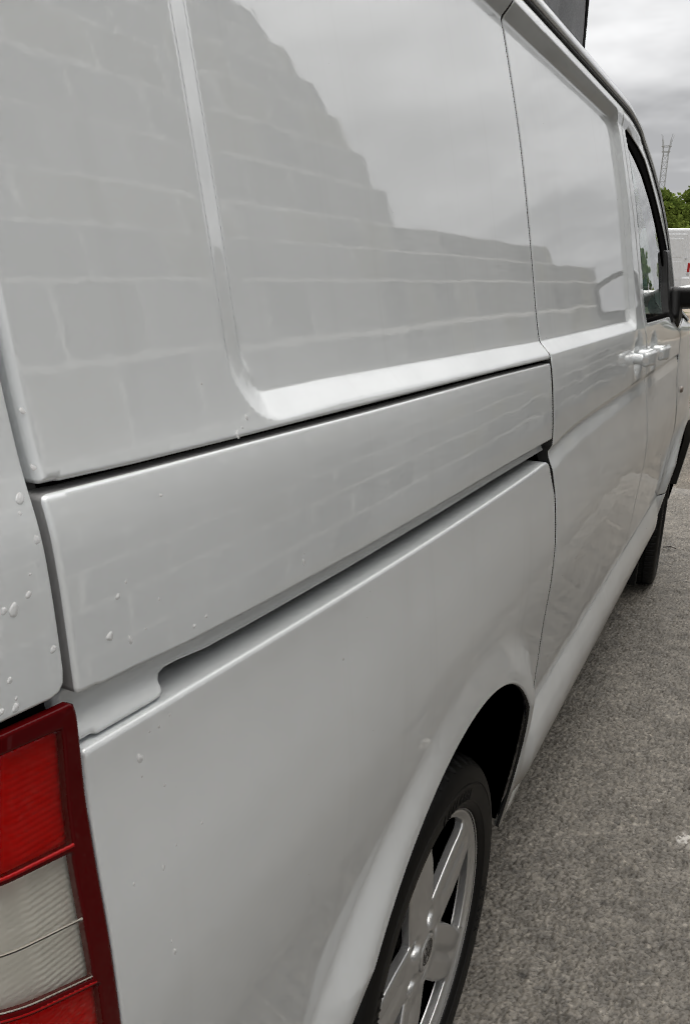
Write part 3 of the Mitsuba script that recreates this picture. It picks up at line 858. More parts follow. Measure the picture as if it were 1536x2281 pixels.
def rim_parts():
    hub_r = 0.076
    R = 0.2385
    rimp = Point(0, 0).buffer(R, quad_segs=60)
    holes = []
    for k in range(5):
        c = math.radians(66 + 72 * k)
        pts = []
        for s in (-1, 1):
            prof_ = [(0.080, 0.5), (0.100, 7.5), (0.135, 14.5), (0.175, 20.5), (0.205, 24.5), (0.2165, 24.0)]
            side_ = [(r * math.cos(c + s * math.radians(a)), r * math.sin(c + s * math.radians(a))) for r, a in prof_]
            pts += side_ if s < 0 else side_[::-1]
            if s < 0:
                pts += [(0.2205 * math.cos(c + math.radians(a)), 0.2205 * math.sin(c + math.radians(a))) for a in np.linspace(-23, 23, 12)]
        hp = Polygon(pts).buffer(0)
        holes.append(hp.buffer(-0.006).buffer(0.006, quad_segs=10))
    lug = [(0.056 * math.cos(math.radians(66 + 72 * k)), 0.056 * math.sin(math.radians(66 + 72 * k))) for k in range(5)]
    face = rimp
    for h in holes:
        face = face.difference(h)
    for a, b in lug:
        face = face.difference(Point(a, b).buffer(0.0125, quad_segs=10))
    face = face.difference(Point(0, 0).buffer(0.031, quad_segs=20))

    def rx(y, z):
        r = np.hypot(y, z)
        a = np.degrees(np.arctan2(z, y))
        x = np.interp(r, [0, 0.03, 0.05, 0.08, 0.13, 0.19, 0.215, 0.226, 0.232, 0.2385], [-0.046, -0.046, -0.050, -0.053, -0.050, -0.0475, -0.0475, -0.0500, -0.043, -0.0425])
        # each spoke has a shallow valley between two raised ridges
        ph = np.mod(a - 30 + 36, 72) - 36
        lat = np.abs(np.radians(ph)) * r
        x = x - 0.008 * np.exp(-(lat / 0.010) ** 2) * sstep(0.075, 0.11, r) * sstep(0.218, 0.195, r)
        for ly, lz in lug:
            x = x - 0.008 * np.exp(-((np.hypot(y - ly, z - lz)) / 0.017) ** 4)
        return x
    fine = np.array([(r * math.cos(a), r * math.sin(a)) for r in np.arange(0.034, 0.238, 0.004) for a in np.arange(0, 2 * math.pi, 0.0045 / r)])
    f = panel(face, rx, 0.0062, 0.012, 0.008, [fine], ring_step=0.004)
    barrel = lathe([(-0.0425, 0.2385), (-0.0415, 0.2395), (-0.046, 0.2415), (-0.05, 0.232), (-0.07, 0.225)], 120)
    inner = lathe([(-0.0702, 0.2249), (-0.12, 0.218), (-0.20, 0.215), (-0.205, 0.05)], 90)  # silver barrel coloured black here for the shade behind the spokes
    disc = lathe([(-0.165, 0.02), (-0.165, 0.135), (-0.18, 0.138), (-0.185, 0.02)], 80)
    capd = lathe([(-0.0475, 0.0), (-0.0475, 0.020), (-0.0455, 0.0235), (-0.0445, 0.0275), (-0.0465, 0.0305), (-0.07, 0.031)], 60)
    capd = (np.vstack([capd[0]]), capd[1])
    # emblem: a ring with a V above a W
    em = []
    ri = Point(0, 0).buffer(0.0225, quad_segs=24).difference(Point(0, 0).buffer(0.0197, quad_segs=24))
    st = [LineString([(-0.0085, 0.0172), (0.0, 0.003), (0.0085, 0.0172)]).buffer(0.0016), LineString([(-0.0165, 0.0105), (-0.0078, -0.0145), (0.0, 0.0005), (0.0078, -0.0145), (0.0165, 0.0105)]).buffer(0.0016)]
    for g in [ri, *st]:
        e = trimesh.creation.extrude_polygon(g, 0.0016, engine='earcut')
        e.apply_transform(np.array([[0, 0, 1, -0.0478], [1, 0, 0, 0], [0, 1, 0, 0], [0, 0, 0, 1.0]]))
        em.append(e)
    bolts = []
    for a, b in lug:
        c = trimesh.creation.cylinder(0.0082, segment=((-0.083, a, b), (-0.0645, a, b)), sections=6)
        bolts.append(c)
    backs = []
    for a, b in lug:
        c = trimesh.creation.cylinder(0.0135, segment=((-0.090, a, b), (-0.084, a, b)), sections=20)
        backs.append(c)
    return f, barrel, disc, capd, cat(em), bolts, cat(backs), inner


tyre, marks = tyre_mesh(), wall_marks()
face, barrel, disc, capd, emblem, bolts, backs, inner = rim_parts()
V, F, N = face
fn = np.cross(V[F[:, 1]] - V[F[:, 0]], V[F[:, 2]] - V[F[:, 0]])
flip = (fn * (N[F[:, 0]] + N[F[:, 1]] + N[F[:, 2]])).sum(1) < 0
F = np.where(flip[:, None], F[:, [0, 2, 1]], F)
face_shape = {'type': 'ply', 'filename': meshkit.write_ply((V, F), normals=N), 'face_normals': False, 'bsdf': {'type': 'ref', 'id': 'silver'}}
cv = capd[0].copy()
wheel_shapes = {'tyre': shape(tyre, 'rubber', 28), 'tyre__sidewall_lettering': shape(marks, 'rubber'), 'rim': face_shape, 'rim__barrel': shape(barrel, 'silver', 40), 'rim__inner_barrel': shape(inner, 'dark', 40), 'brake_disc': shape(disc, 'disc_steel', 30),
                'hub_cap': shape(capd, 'silver', 30), 'hub_cap__emblem': shape(emblem, 'disc_steel', 30), 'rim__bolt_well': shape(backs, 'dark')}
for i, b in enumerate(bolts):
    wheel_shapes['wheel_bolt' + (f'_{i:03d}' if i else '')] = shape(b, 'disc_steel')
for w, (wy, wx, steer) in (('rear_wheel', (-0.021, 0.0, 0)), ('front_wheel', (2.985, 0.002, 3.5))):
    tw = T().translate((wx, wy, WZ)).rotate((0, 0, 1), steer).rotate((1, 0, 0), 0 if w == 'rear_wheel' else 24)
    for k, s in wheel_shapes.items():
        p_ = k.split('__')
        if len(p_) == 2:      # keep to thing > part > sub-part
            k = p_[1]
        scene[f'{VAN}__{w}__{k}'] = {**s, 'to_world': tw}
for k in ('rear_wheel', 'front_wheel'):
    for q in ('sidewall_lettering', 'bolt_well'):
        labels[f'{VAN}__{k}__{q}'] = {'kind': 'stuff'}
for sgn, wy in ((0, -0.021), (1, 2.985)):
    tw = T().translate((-1.904, wy, WZ)).scale((-1, 1, 1))
    scene[f'{VAN}__far_wheel' + ('' if not sgn else '_001')] = {**shape(tyre, 'rubber', 28), 'to_world': tw}
add(f'{VAN}__mud_flap', rbox(-0.24, -0.06, 2.46, 2.475, 0.13, 0.36, 0.006), 'black_plastic')
labels[VAN] = {'label': 'white panel campervan with raised grey pop-top canvas, seen close along its side', 'category': 'campervan'}

# ------------------------------------------------------------------ water drops on the paint
DROPS = [  # y, z, size (m), stretch, on which panel
    ('t', -0.793, 1.332, .0042, 1.0), ('t', -0.795, 1.303, .0042, 1), ('t', -0.8085, 1.290, .0062, 1.1), ('t', -0.811, 1.283, .0026, 1), ('t', -0.8055, 1.268, .0045, 1.2), ('t', -0.817, 1.242, .0045, 1), ('t', -0.814, 1.252, .0020, 1), ('t', -0.827, 1.2375, .0066, 1.3), ('t', -0.833, 1.239, .0045, 1),
    ('t', -0.807, 1.208, .0048, 1), ('t', -0.836, 1.203, .0042, 1), ('t', -0.835, 1.1875, .0056, 1), ('t', -0.844, 1.189, .0050, .8), ('t', -0.834, 1.192, .0025, 1),
    ('s', -0.755, 1.220, .0042, 1), ('s', -0.747, 1.226, .0024, 1), ('s', -0.765, 1.199, .0058, 1.1), ('s', -0.749, 1.1905, .0040, 1.8), ('s', -0.706, 1.269, .0034, .8), ('s', -0.735, 1.192, .0018, 1), ('s', -0.720, 1.206, .0022, 1), ('s', -0.543, 1.1765, .0042, 1.7), ('s', -0.541, 1.183, .0017, 1),
    ('s', -0.675, 1.178, .0030, 1), ('s', -0.689, 1.176, .0042, .7),
    ('u', -0.596, 1.3015, .0040, 1.4), ('u', -0.612, 1.292, .0042, 1.7), ('u', -0.604, 1.2955, .0024, 1.2), ('u', -0.640, 1.330, .0020, 1),
    ('l', -0.750, 1.111, .0062, 1.3), ('l', -0.750, 1.098, .0020, 1), ('l', -0.731, 1.081, .0026, 1.3), ('l', -0.739, 1.1235, .0020, 1), ('l', -0.730, 1.1225, .0026, 1), ('l', -0.719, 1.1255, .0024, 1), ('l', -0.48, 1.064, .0042, .8), ('l', -0.728, 1.035, .0022, 1), ('l', -0.743, 1.028, .0030, 1.8), ('l', -0.700, 1.034, .0024, 1),
    ('l', -0.744, 0.972, .0026, 1), ('l', -0.742, 0.962, .0036, 1.6), ('l', -0.770, 1.035, .0024, 1.4)]
DX = {'t': tg_x, 's': strip_x, 'u': up_x, 'l': lower_x}
DN = {'t': ('on the tailgate edge', 'water drops on the tailgate edge'), 's': ('on the strip between two long side gaps', 'water drops on the rail strip'),
      'u': ('on the upper panel by the recess corner', 'water drops below the recess corner'), 'l': ('on the lower side panel above the wheel arch', 'water drops on the lower side panel')}
dsph = trimesh.creation.icosphere(3)
ORD = ['first', 'second', 'third', 'fourth', 'fifth', 'sixth', 'seventh', 'eighth', 'ninth', 'tenth', 'eleventh', 'twelfth', 'thirteenth', 'fourteenth']
for w, y, z, s, st in DROPS:
    rank = sorted((-q[2], q[1]) for q in DROPS if q[0] == w).index((-z, y))
    size_word = 'large' if s > 0.005 else 'small' if s < 0.003 else 'middling'
    v = dsph.vertices.copy()
    jit = np.array([meshkit.noise(q * 1.1 + y * 90, 2) for q in v])
    v *= (0.84 + 0.32 * jit)[:, None]
    tail = 1 - 0.34 * np.clip(v[:, 2], 0, 1)
    s = s * 0.86
    a, b = v[:, 1] * s * 0.5 * tail + 0.10 * s * np.sin(v[:, 2] * 2.2 + y * 700), v[:, 2] * s * 0.5 * st
    h = np.where(v[:, 0] > 0, v[:, 0] * s * 0.19, v[:, 0] * s * 0.05)
    yv, zv = y + a, z + b
    x = DX[w](yv, zv) + h - 0.00005
    key = numbered('water_drop')
    scene[key] = shape((np.c_[x, yv, zv], dsph.faces), 'water', True)
    labels[key] = {'label': f'{size_word} rain bead {DN[w][0]}, {ORD[rank]} from the top', 'category': 'water drop', 'group': DN[w][1]}

# ------------------------------------------------------------------ ground


def ground_z(y):
    return 0.022 * np.clip(y - 5.0, 0, 53) * sstep(5.0, 9.0, y)


def stones(x, y):
    wx, wy = fbm(x * 75, y * 75, 1.0, 2) * 1.5, fbm(x * 75, y * 75, 8.0, 2) * 1.5
    f1, f2, w = voronoi(x * 74 + wx, y * 74 + wy)
    g1, g2, w2 = voronoi(x * 185 + wx + 3.3, y * 185 + wy)
    r = fbm(x * 170, y * 170, 0.4, 3)
    e = smoothstep(0.0, 0.30, f2 - f1 + 0.55 * (r - 0.42))
    e2 = smoothstep(0.0, 0.35, g2 - g1 + 0.4 * (r - 0.4))
    h = 0.62 * e * (0.55 + 0.45 * w) + 0.16 * e2 + 0.30 * r
    return h, w, w2, e, e2


def asphalt_colour(p, n, uv):
    h, w, w2, e, e2 = stones(p.x, p.y)
    stain = fbm(p.x * 1.3, p.y * 0.9, 0.5, 4)
    worm = fbm(p.x * 17, p.y * 15, 0.2, 3)
    tone = mix((0.165, 0.150, 0.130), (0.275, 0.255, 0.225), 0.6 * w + 0.4 * w2)
    c = mix((0.050, 0.046, 0.041), tone, (0.30 + 0.70 * e) * (0.55 + 0.45 * e2))  # shade between the stones painted in as a darker tone
    c = mix(c, mi.Color3f(0.46, 0.44, 0.41), smoothstep(0.955, 0.985, w2) * e * 0.8)
    c = c * mi.Color3f(1.50, 1.44, 1.33) * (0.70 + 0.55 * stain) * (0.62 + 0.75 * worm)
    # an old smear of white paint, two dark oily spots
    d = dr.sqrt(dr.square((p.x - 0.30) * 1.0) + dr.square((p.y - 0.955) * 0.8))
    sm = smoothstep(0.045, 0.015, d + 0.05 * (fbm(p.x * 60, p.y * 30, 1.0, 3) - 0.5)) * smoothstep(0.30, 0.55, noise(p.x * 120, p.y * 120))
    c = mix(c, mi.Color3f(0.62, 0.60, 0.56), sm)
    o = dr.minimum(dr.sqrt(dr.square(p.x - 0.048) + dr.square(p.y - 0.326)), dr.sqrt(dr.square(p.x - 0.16) + dr.square(p.y - 0.62)) * 1.3)
    return c * (1 - 0.75 * smoothstep(0.022, 0.006, o + 0.012 * noise(p.x * 150, p.y * 150)))


def asphalt_height(p, n, uv):
    h, w, w2, e, e2 = stones(p.x, p.y)
    return h * 0.0060


scene['asphalt_base'] = {'type': 'roughplastic', 'alpha': 0.28, 'int_ior': 1.4, 'nonlinear': True, 'diffuse_reflectance': proc(asphalt_colour)}
scene['asphalt_surface'] = {'type': 'twosided', 'bsdf': {'type': 'bumpmap', 'bsdf': {'type': 'ref', 'id': 'asphalt_base'}, 'arbitrary': proc(asphalt_height, 6e-4), 'scale': 1.0}}
from scipy.spatial import cKDTree
PX0, PX1, PY0, PY1 = -0.48, 0.48, -0.30, 5.0
px_ = np.arange(PX0, PX1 + 1e-9, 0.003)
py_ = np.r_[np.arange(PY0, 1.6, 0.0027), np.arange(1.6, PY1, 0.0045), PY1]
GX, GY = np.meshgrid(px_, py_)
ar = np.random.default_rng(31)


def lumps(cell, seed):
    r = np.random.default_rng(seed)
    nx, ny = int((PX1 - PX0) / cell) + 4, int((PY1 - PY0) / cell) + 4
    c = np.stack(np.meshgrid(np.arange(nx), np.arange(ny)), -1).reshape(-1, 2) + r.random((nx * ny, 2)) * 0.9
    c = c * cell + [PX0 - 2 * cell, PY0 - 2 * cell]
    wx = (meshkit.fbm(np.stack([GX / cell * 0.9, GY / cell * 0.9, 0 * GX + seed], -1), 2, seed) - 0.5) * cell * 1.1
    wy = (meshkit.fbm(np.stack([GX / cell * 0.9, GY / cell * 0.9, 0 * GX + seed + 7], -1), 2, seed + 1) - 0.5) * cell * 1.1
    d, k = cKDTree(c).query(np.c_[(GX + wx).ravel(), (GY + wy).ravel()], k=2)
    amp, tone = r.random(len(c)), r.random(len(c))
    e = np.clip((d[:, 1] - d[:, 0]) / cell / 0.72, 0, 1)
    return (np.sqrt(1 - (1 - e) ** 2) * (0.45 + 0.55 * amp[k[:, 0]])).reshape(GX.shape), tone[k[:, 0]].reshape(GX.shape)


h1, t1 = lumps(0.0138, 3)
h2, t2 = lumps(0.0062, 4)
low_ = meshkit.fbm(np.stack([GX * 18, GY * 18, 0 * GX], -1), 3, 2)
low_ = low_ * 1.0
fade = sstep(0, 0.02, GX - PX0) * sstep(0, 0.02, PX1 - GX) * sstep(0, 0.02, GY - PY0) * sstep(0, 0.3, PY1 - GY)
GZ = (0.0100 * h1 + 0.0030 * h2 + 0.0050 * low_ - 0.0125) * fade
fine_v = np.c_[GX.ravel(), GY.ravel(), GZ.ravel()]
ny_, nx_ = GX.shape
q = (np.arange(ny_ - 1)[:, None] * nx_ + np.arange(nx_ - 1)).ravel()
fine_f = np.c_[q, q + 1, q + nx_ + 1, q + nx_]
tone_ = (0.58 + 0.72 * (0.6 * t1 + 0.4 * t2) + 0.9 * np.clip(t2 - 0.955, 0, 1) / 0.045 * (ar.random(t2.shape) * 0 + 1) * 0.6).ravel()
crevice_shade = np.clip((h1 * 0.7 + h2 * 0.3) / 0.45, 0, 1).ravel()  # shade in the crevices, painted into the vertex colour
fine_c = np.clip(np.array([0.180, 0.165, 0.142]) * (tone_ * (0.06 + 0.94 * crevice_shade ** 1.6))[:, None], 0, 1)


yv = np.r_[np.linspace(-60, PY0, 12), PY0 + 1e-4, np.linspace(0.5, PY1, 6), np.linspace(5.2, 12, 30), np.linspace(13, 22, 12)]
xv = np.r_[np.linspace(-70, PX0, 8), np.linspace(PX1, 70, 8)]
nxv = len(xv)
gv = np.array([(x, y, float(ground_z(y))) for y in yv for x in xv])
gf = np.array([(i * nxv + j, i * nxv + j + 1, (i + 1) * nxv + j + 1, (i + 1) * nxv + j) for i in range(len(yv) - 1) for j in range(nxv - 1) if not (j == 7 and yv[i] >= PY0 and yv[i + 1] <= PY1 + 1e-6)])
scene['asphalt_yard'] = shape((gv, gf), 'asphalt_surface', True, uv=gv[:, :2].copy())
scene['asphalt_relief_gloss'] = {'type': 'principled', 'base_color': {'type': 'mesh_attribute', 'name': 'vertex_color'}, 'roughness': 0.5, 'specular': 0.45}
pts3 = np.stack([GX, GY, 0 * GX], -1)
stain_ = meshkit.fbm(pts3 * [1.3, 0.9, 1], 4, 11).ravel(); worm_ = meshkit.fbm(pts3 * 16, 3, 12).ravel(); grit_ = meshkit.noise(pts3 * 480, 13).ravel()
fine_c = fine_c * ((0.72 + 0.5 * stain_) * (0.70 + 0.6 * worm_) * (0.80 + 0.40 * grit_))[:, None]
dd = np.hypot(GX - 0.318, (GY - 0.955) * 0.8).ravel() + 0.035 * (meshkit.fbm(pts3 * [60, 30, 1], 3, 14).ravel() - 0.5)
sm_ = 0.75 * sstep(0.036, 0.014, dd) * sstep(0.30, 0.55, meshkit.noise(pts3 * 120, 15).ravel())
fine_c = fine_c * (1 - sm_[:, None]) + np.array([0.62, 0.60, 0.56]) * sm_[:, None]
oo = np.minimum(np.hypot(GX - 0.048, GY - 0.326), np.hypot(GX - 0.16, GY - 0.62) * 1.3).ravel() + 0.012 * meshkit.noise(pts3 * 150, 16).ravel()
fine_c = np.clip(fine_c * (1 - 0.75 * sstep(0.022, 0.006, oo))[:, None], 0, 1)
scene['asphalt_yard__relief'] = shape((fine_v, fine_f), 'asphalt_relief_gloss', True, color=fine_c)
labels['asphalt_yard'] = {'label': 'coarse grey-brown asphalt of the yard beside the van', 'category': 'asphalt', 'kind': 'structure'}


def far_colour(p, n, uv):
    s = fbm(p.x * 0.35, p.y * 0.12, 0.2, 4)
    c = mix((0.24, 0.205, 0.165), (0.34, 0.30, 0.25), s)
    gr = smoothstep(0.62, 0.70, fbm(p.x * 0.6 + 4, p.y * 0.3, 1.2, 4))
    return mix(c, mi.Color3f(0.08, 0.10, 0.04), gr * 0.7)


scene['far_ground_surface'] = {'type': 'twosided', 'bsdf': {'type': 'diffuse', 'reflectance': proc(far_colour)}}
yv2 = np.r_[np.linspace(22, 65, 14), np.linspace(80, 900, 10)]
gv2 = np.array([(x, y, float(ground_z(y)) if y < 65 else float(ground_z(65.0))) for y in yv2 for x in np.linspace(-900, 900, 15)])
gf2 = np.array([(i * 15 + j, i * 15 + j + 1, (i + 1) * 15 + j + 1, (i + 1) * 15 + j) for i in range(len(yv2) - 1) for j in range(14)])
scene['far_ground'] = shape((gv2, gf2), 'far_ground_surface', True)
labels['far_ground'] = {'label': 'pale sandy ground rising behind the yard', 'category': 'ground', 'kind': 'structure'}
outer = cat([box(-900, 900, -900, -59, -0.3, -0.004), box(-900, -69, -60, 22, -0.3, -0.006), box(69, 900, -60, 22, -0.3, -0.006)])
scene['outer_ground'] = shape(outer, 'far_ground_surface')
labels['outer_ground'] = {'label': 'open ground around the yard', 'category': 'ground', 'kind': 'structure'}

# a twig and a leaf on the asphalt
tw_ = cat([rod((-0.055, 3.50, 0.008), (-0.02, 3.52, 0.012), 0.0035, 7), rod((-0.02, 3.52, 0.012), (0.012, 3.51, 0.007), 0.003, 7), rod((-0.03, 3.515, 0.011), (-0.02, 3.47, 0.007), 0.002, 6)])
scene['bark'] = plastic((0.05, 0.035, 0.022), 0.3)
scene['twig'] = shape(tw_, 'bark', True)
labels['twig'] = {'label': 'thin dark twig lying on the asphalt by the front wheel', 'category': 'twig'}

# ------------------------------------------------------------------ block wall beside the van (its reflection shows in the paint)


def block_colour(p, n, uv):
    row = dr.floor(p.z / 0.255)
    col = dr.floor((p.y + 0.245 * (row - 2 * dr.floor(row / 2))) / 0.49)
    k = cell_rand(col, row, 5)
    k2 = cell_rand(col, row, 9)
    c = mix((0.09, 0.09, 0.088), (0.23, 0.23, 0.225), k)
    c = mix(c, mi.Color3f(0.21, 0.20, 0.15), smoothstep(0.75, 0.95, k2) * 0.7)
    return c * (0.75 + 0.5 * fbm(p.y * 30, p.z * 30, 0.1, 3))


scene['block_concrete'] = {'type': 'diffuse', 'reflectance': proc(block_colour)}
scene['mortar'] = {'type': 'diffuse', 'reflectance': rgb(0.68, 0.67, 0.64)}
WX = 1.95
CH, CL = 0.255, 0.49


def wall_end(zc):
    """How far forward a course at height zc runs: a stepped gable, then a long low wall."""
    if zc < 2.05:
        return 14.2
    if zc < 2.32:
        return 11.6
    if zc < 2.56:
        return 9.3
    if zc < 4.1:
        return 4.95 - (zc - 2.56) * 0.74
    return None


blocks, core = [], []
for k in range(20):
    zc = (k + 0.5) * CH
    e = wall_end(zc)
    if e is None:
        continue
    o = 0.245 * (k % 2)
    n0 = int(math.floor((-0.7 + o) / CL)); y = n0 * CL - o
    while y < e - 0.12:
        y2 = min(y + CL, e)
        j = rng.uniform(0, 0.003)
        blocks.append(box(WX - 0.003 - j * 0.3, WX + 0.2, y + 0.010, y2 - 0.010, k * CH + 0.009, (k + 1) * CH - 0.009))
        y += CL
    core.append(box(WX - 0.0015, WX + 0.196, n0 * CL - o + 0.02, e - 0.012, k * CH, (k + 1) * CH + (0.0 if wall_end(zc + CH) is None else 0.0) - 0.0005))
add('block_wall__block_course', cat(blocks), 'block_concrete')
labels['block_wall__block_course'] = {'kind': 'stuff'}
add('block_wall__mortar', cat(core), 'mortar')
labels['block_wall'] = {'label': 'grey concrete block wall with stepped gable facing the van', 'category': 'wall'}

# ------------------------------------------------------------------ behind: parked van, mast, trees
BV = 'parked_van'
bz = float(ground_z(31.5))
BT = T().translate((-3.68, 31.5, bz)).rotate((0, 0, 1), 2.0)
scene['white_gloss'] = plastic((0.74, 0.75, 0.76), 0.08)
scene['red_gloss'] = plastic((0.50, 0.012, 0.012), 0.05)
scene['grey_metal'] = {'type': 'principled', 'base_color': rgb(0.42, 0.43, 0.44), 'metallic': 0.5, 'roughness': 0.5}


def bpart(key, mesh, m, smooth=40):
    scene[f'{BV}__{key}' if f'{BV}__{key}' not in scene else numbered(f'{BV}__{key}')] = {**shape(mesh, m, smooth), 'to_world': BT}


body = hull_spheres([(x, y, z, 0.09) for x in (-0.9, 0.9) for y in (0.09, 4.3) for z in (0.55, 1.4)] + [(x, y, 2.50, 0.12) for x in (-0.74, 0.74) for y in (0.14, 3.6)] + [(x, 5.4, 0.8, 0.12) for x in (-.85, .85)])
bpart('body', body, 'white_gloss')
for sx in (-1, 1):
    bpart('rear_door', rbox(min(sx * 0.02, sx * 0.72), max(sx * 0.02, sx * 0.72), -0.012, 0.05, 0.62, 2.42, 0.02), 'white_gloss')
    bpart('door_panel', rbox(min(sx * 0.10, sx * 0.62), max(sx * 0.10, sx * 0.62), -0.022, 0.0, 1.62, 2.28, 0.012), 'white_gloss')
    bpart('door_panel', rbox(min(sx * 0.10, sx * 0.62), max(sx * 0.10, sx * 0.62), -0.022, 0.0, 0.85, 1.48, 0.012), 'white_gloss')
    bpart('tail_lamp', rbox(min(sx * 0.85, sx * 0.94), max(sx * 0.85, sx * 0.94), -0.02, 0.12, 1.12, 1.45, 0.03), 'red_gloss')
    bpart('reverse_lamp', rbox(min(sx * 0.85, sx * 0.94), max(sx * 0.85, sx * 0.94), -0.02, 0.12, 1.02, 1.12, 0.02), 'grey_metal')
    bpart('bumper_corner', rbox(min(sx * 0.70, sx * 0.98), max(sx * 0.70, sx * 0.98), -0.08, 0.2, 0.42, 0.95, 0.05), 'white_gloss')
    bpart('hinge', rbox(min(sx * 0.74, sx * 0.79), max(sx * 0.74, sx * 0.79), -0.03, 0.02, 1.55, 1.62, 0.01), 'grey_metal')
    for yw in (1.0, 4.3):
        c = trimesh.creation.cylinder(0.34, segment=((sx * 0.72, yw, 0.34), (sx * 0.95, yw, 0.34)), sections=32)
        bpart('wheel', c, 'rubber')
bpart('rear_bumper', rbox(-0.9, 0.9, -0.10, 0.1, 0.40, 0.58, 0.04), 'black_plastic')
labels[BV] = {'label': 'plain white delivery van parked far behind, its red tail lamp showing', 'category': 'van'}

# red car partly hidden behind the mirror arm
scene['dark_red_paint'] = plastic((0.09, 0.008, 0.01), None)
CT = T().translate((-1.95, 24.5, float(ground_z(24.5)))).rotate((0, 0, 1), 90)
cb = hull_spheres([(x, y, z, 0.1) for x in (-0.72, 0.72) for y in (0.1, 3.6) for z in (0.35, 0.72)])
cc = hull_spheres([(x, y, 1.22, 0.1) for x in (-0.5, 0.5) for y in (1.7, 2.7)] + [(x, y, 0.8, 0.1) for x in (-0.66, 0.66) for y in (1.25, 3.4)])
scene['dark_red_car__body'] = {**shape(cb, 'dark_red_paint', 40), 'to_world': CT}
scene['dark_red_car__cabin'] = {**shape(cc, 'gloss_black', 40), 'to_world': CT}
for i, (sx, yw) in enumerate([(-1, 0.7), (1, 0.7), (-1, 3.0), (1, 3.0)]):
    c = trimesh.creation.cylinder(0.31, segment=((sx * 0.62, yw, 0.31), (sx * 0.84, yw, 0.31)), sections=28)
    scene['dark_red_car__wheel' + (f'_{i:03d}' if i else '')] = {**shape(c, 'rubber', 40), 'to_world': CT}
labels['dark_red_car'] = {'label': 'low dark red car parked in front of the white delivery van', 'category': 'car'}

# lattice mast
MX, MYd = -9.68, 74.0
mb = float(ground_z(65.0))


def mast():
    segs = []
    hgt, w0, w1 = 9.9, 0.44, 0.40
    n = 20
    for i in range(n):
        z0, z1 = hgt * i / n, hgt * (i + 1) / n
        ra, rb = (w0 + (w1 - w0) * i / n) / 2, (w0 + (w1 - w0) * (i + 1) / n) / 2
        C0 = [(sx * ra, sy * ra, z0) for sx, sy in ((-1, -1), (1, -1), (1, 1), (-1, 1))]
        C1 = [(sx * rb, sy * rb, z1) for sx, sy in ((-1, -1), (1, -1), (1, 1), (-1, 1))]
        for k in range(4):
            segs.append(rod(C0[k], C1[k], 0.022, 5))
            segs.append(rod(C0[k], C1[(k + 1) % 4], 0.013, 4))
            segs.append(rod(C1[k], C1[(k + 1) % 4], 0.013, 4))
    crown = []
    for k in range(4):
        a = math.pi / 4 + k * math.pi / 2
        crown.append(rod((0.24 * math.cos(a), 0.24 * math.sin(a), hgt), (0.46 * math.cos(a), 0.46 * math.sin(a), hgt + 1.15), 0.03, 6))
        crown.append(rod((0.44 * math.cos(a), 0.44 * math.sin(a), hgt + 1.1), (0.60 * math.cos(a), 0.60 * math.sin(a), hgt + 1.5), 0.016, 5))
    for h, r in ((0.25, 0.30), (0.65, 0.36)):
        for k in range(16):
            a, b = 2 * math.pi * k / 16, 2 * math.pi * (k + 1) / 16
            crown.append(rod((r * math.cos(a), r * math.sin(a), hgt + h), (r * math.cos(b), r * math.sin(b), hgt + h), 0.03, 5))
    return cat(segs), cat(crown)


ms, mcw = mast()
scene['mast_steel'] = {'type': 'diffuse', 'reflectance': rgb(0.30, 0.31, 0.31)}
scene['lattice_mast__frame'] = {**shape(ms, 'mast_steel'), 'to_world': T().translate((MX, MYd, mb))}
scene['lattice_mast__crown'] = {**shape(mcw, 'mast_steel'), 'to_world': T().translate((MX, MYd, mb))}
labels['lattice_mast'] = {'label': 'tall grey lattice mast with a small cage at its top rising behind the trees', 'category': 'mast'}


def leaf_colour(p, n, uv):
    k = cell_rand(p.x * 7, p.y * 7, p.z * 7)
    f = fbm(p.x * 0.8, p.y * 0.8, p.z * 0.8, 3)
    return mix((0.045, 0.080, 0.016), (0.20, 0.25, 0.055), dr.clip(0.45 * k + 0.9 * f - 0.15, 0, 1))


scene['leaf'] = {'type': 'principledthin', 'base_color': proc(leaf_colour), 'roughness': 0.6, 'diff_trans': 0.5, 'spec_trans': 0.0}


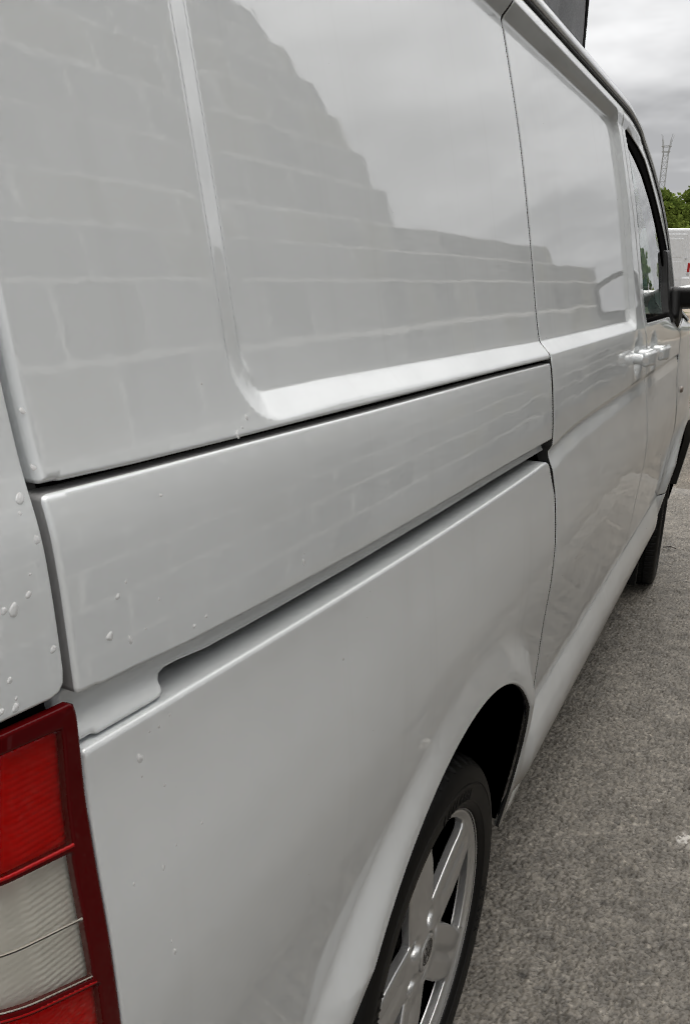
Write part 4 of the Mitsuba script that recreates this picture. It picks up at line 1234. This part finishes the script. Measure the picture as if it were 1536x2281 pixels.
def tree(key, x, y, h, w, seed, n=9000, size=0.16):
    r = np.random.default_rng(seed)
    z0 = float(ground_z(min(y, 65.0)))
    trunk = cat([rod((0, 0, -0.3), (0.1, 0, h * 0.45), 0.16, 8)] + [rod((0.1, 0, h * (0.3 + 0.05 * i)), (w * 0.35 * math.cos(i * 2.2), w * 0.35 * math.sin(i * 2.2), h * (0.55 + 0.06 * i)), 0.06, 6) for i in range(5)])
    scene[f'{key}__trunk'] = {**shape(trunk, 'bark', True), 'to_world': T().translate((x, y, z0))}
    cl = 70
    cc_ = np.c_[r.normal(0, 0.33, cl) * w, r.normal(0, 0.33, cl) * w, h * (0.16 + 0.80 * r.random(cl) ** 0.8)]
    lim = 1.0 - np.clip((cc_[:, 2] / h - 0.45) / 0.55, 0, 1) ** 2 * 0.75
    cc_[:, :2] *= lim[:, None]
    rad = w * (0.12 + 0.13 * r.random(cl))
    pick = r.integers(0, cl, n)
    d = r.normal(size=(n, 3)); d /= np.linalg.norm(d, axis=1)[:, None]
    c = cc_[pick] + d * (rad[pick] * r.random(n) ** 0.4)[:, None] * np.array([1, 1, 0.8])
    c[:, 2] = np.clip(c[:, 2], 0.05, None)
    a = r.normal(size=(n, 3)); a /= np.linalg.norm(a, axis=1)[:, None]
    b = np.cross(a, r.normal(size=(n, 3))); b /= np.linalg.norm(b, axis=1)[:, None]
    s = size * (0.6 + 0.8 * r.random(n))[:, None]
    v = np.stack([c - a * s, c + b * s * 0.55, c + a * s, c - b * s * 0.55], 1).reshape(-1, 3)
    f = np.arange(4 * n).reshape(n, 4)
    scene[f'{key}__crown'] = {**shape((v, f), 'leaf'), 'to_world': T().translate((x, y, z0))}


TREES = [('broadleaf_tree', -7.6, 58, 5.6, 4.2, 1, 'broad green tree directly behind the delivery van, nearest the mast'), ('broadleaf_tree_001', -5.0, 60, 6.0, 4.4, 2, 'taller green tree behind the delivery van, at the right edge'),
         ('broadleaf_tree_002', -11.5, 60, 5.6, 4.6, 3, 'green tree hidden behind the campervan front'), ('broadleaf_tree_003', -1.2, 59, 5.8, 4.6, 4, 'green tree right of the frame behind the yard')]
for k, x, y, h, w, s, lab in TREES:
    tree(k, x, y, h, w, s, 18000, 0.15)
    labels[k] = {'label': lab, 'category': 'tree', 'group': 'trees behind the yard'}
tree('slim_conifer', 2.55, 26.5, 3.1, 0.75, 20, 5000, 0.07)
labels['slim_conifer'] = {'label': 'slim dark conifer behind the green fence, reflected in the door window', 'category': 'tree'}
scene['green_sheet'] = plastic((0.02, 0.10, 0.05), 0.2)
scene['sandstone'] = {'type': 'diffuse', 'reflectance': rgb(0.36, 0.31, 0.24)}
fz = float(ground_z(26.0))
for i in range(12):
    add('green_fence__sheet', box(2.3 + i * 0.4, 2.69 + i * 0.4, 25.0 + 0.03 * (i % 2), 25.06 + 0.03 * (i % 2), fz + 1.4, fz + 1.95 - 0.03 * i), 'green_sheet')
add('green_fence__footing', box(2.2, 7.2, 24.95, 25.15, fz - 0.3, fz + 1.4), 'sandstone')
labels['green_fence'] = {'label': 'green sheet fence on a pale footing wall right of the yard', 'category': 'fence'}
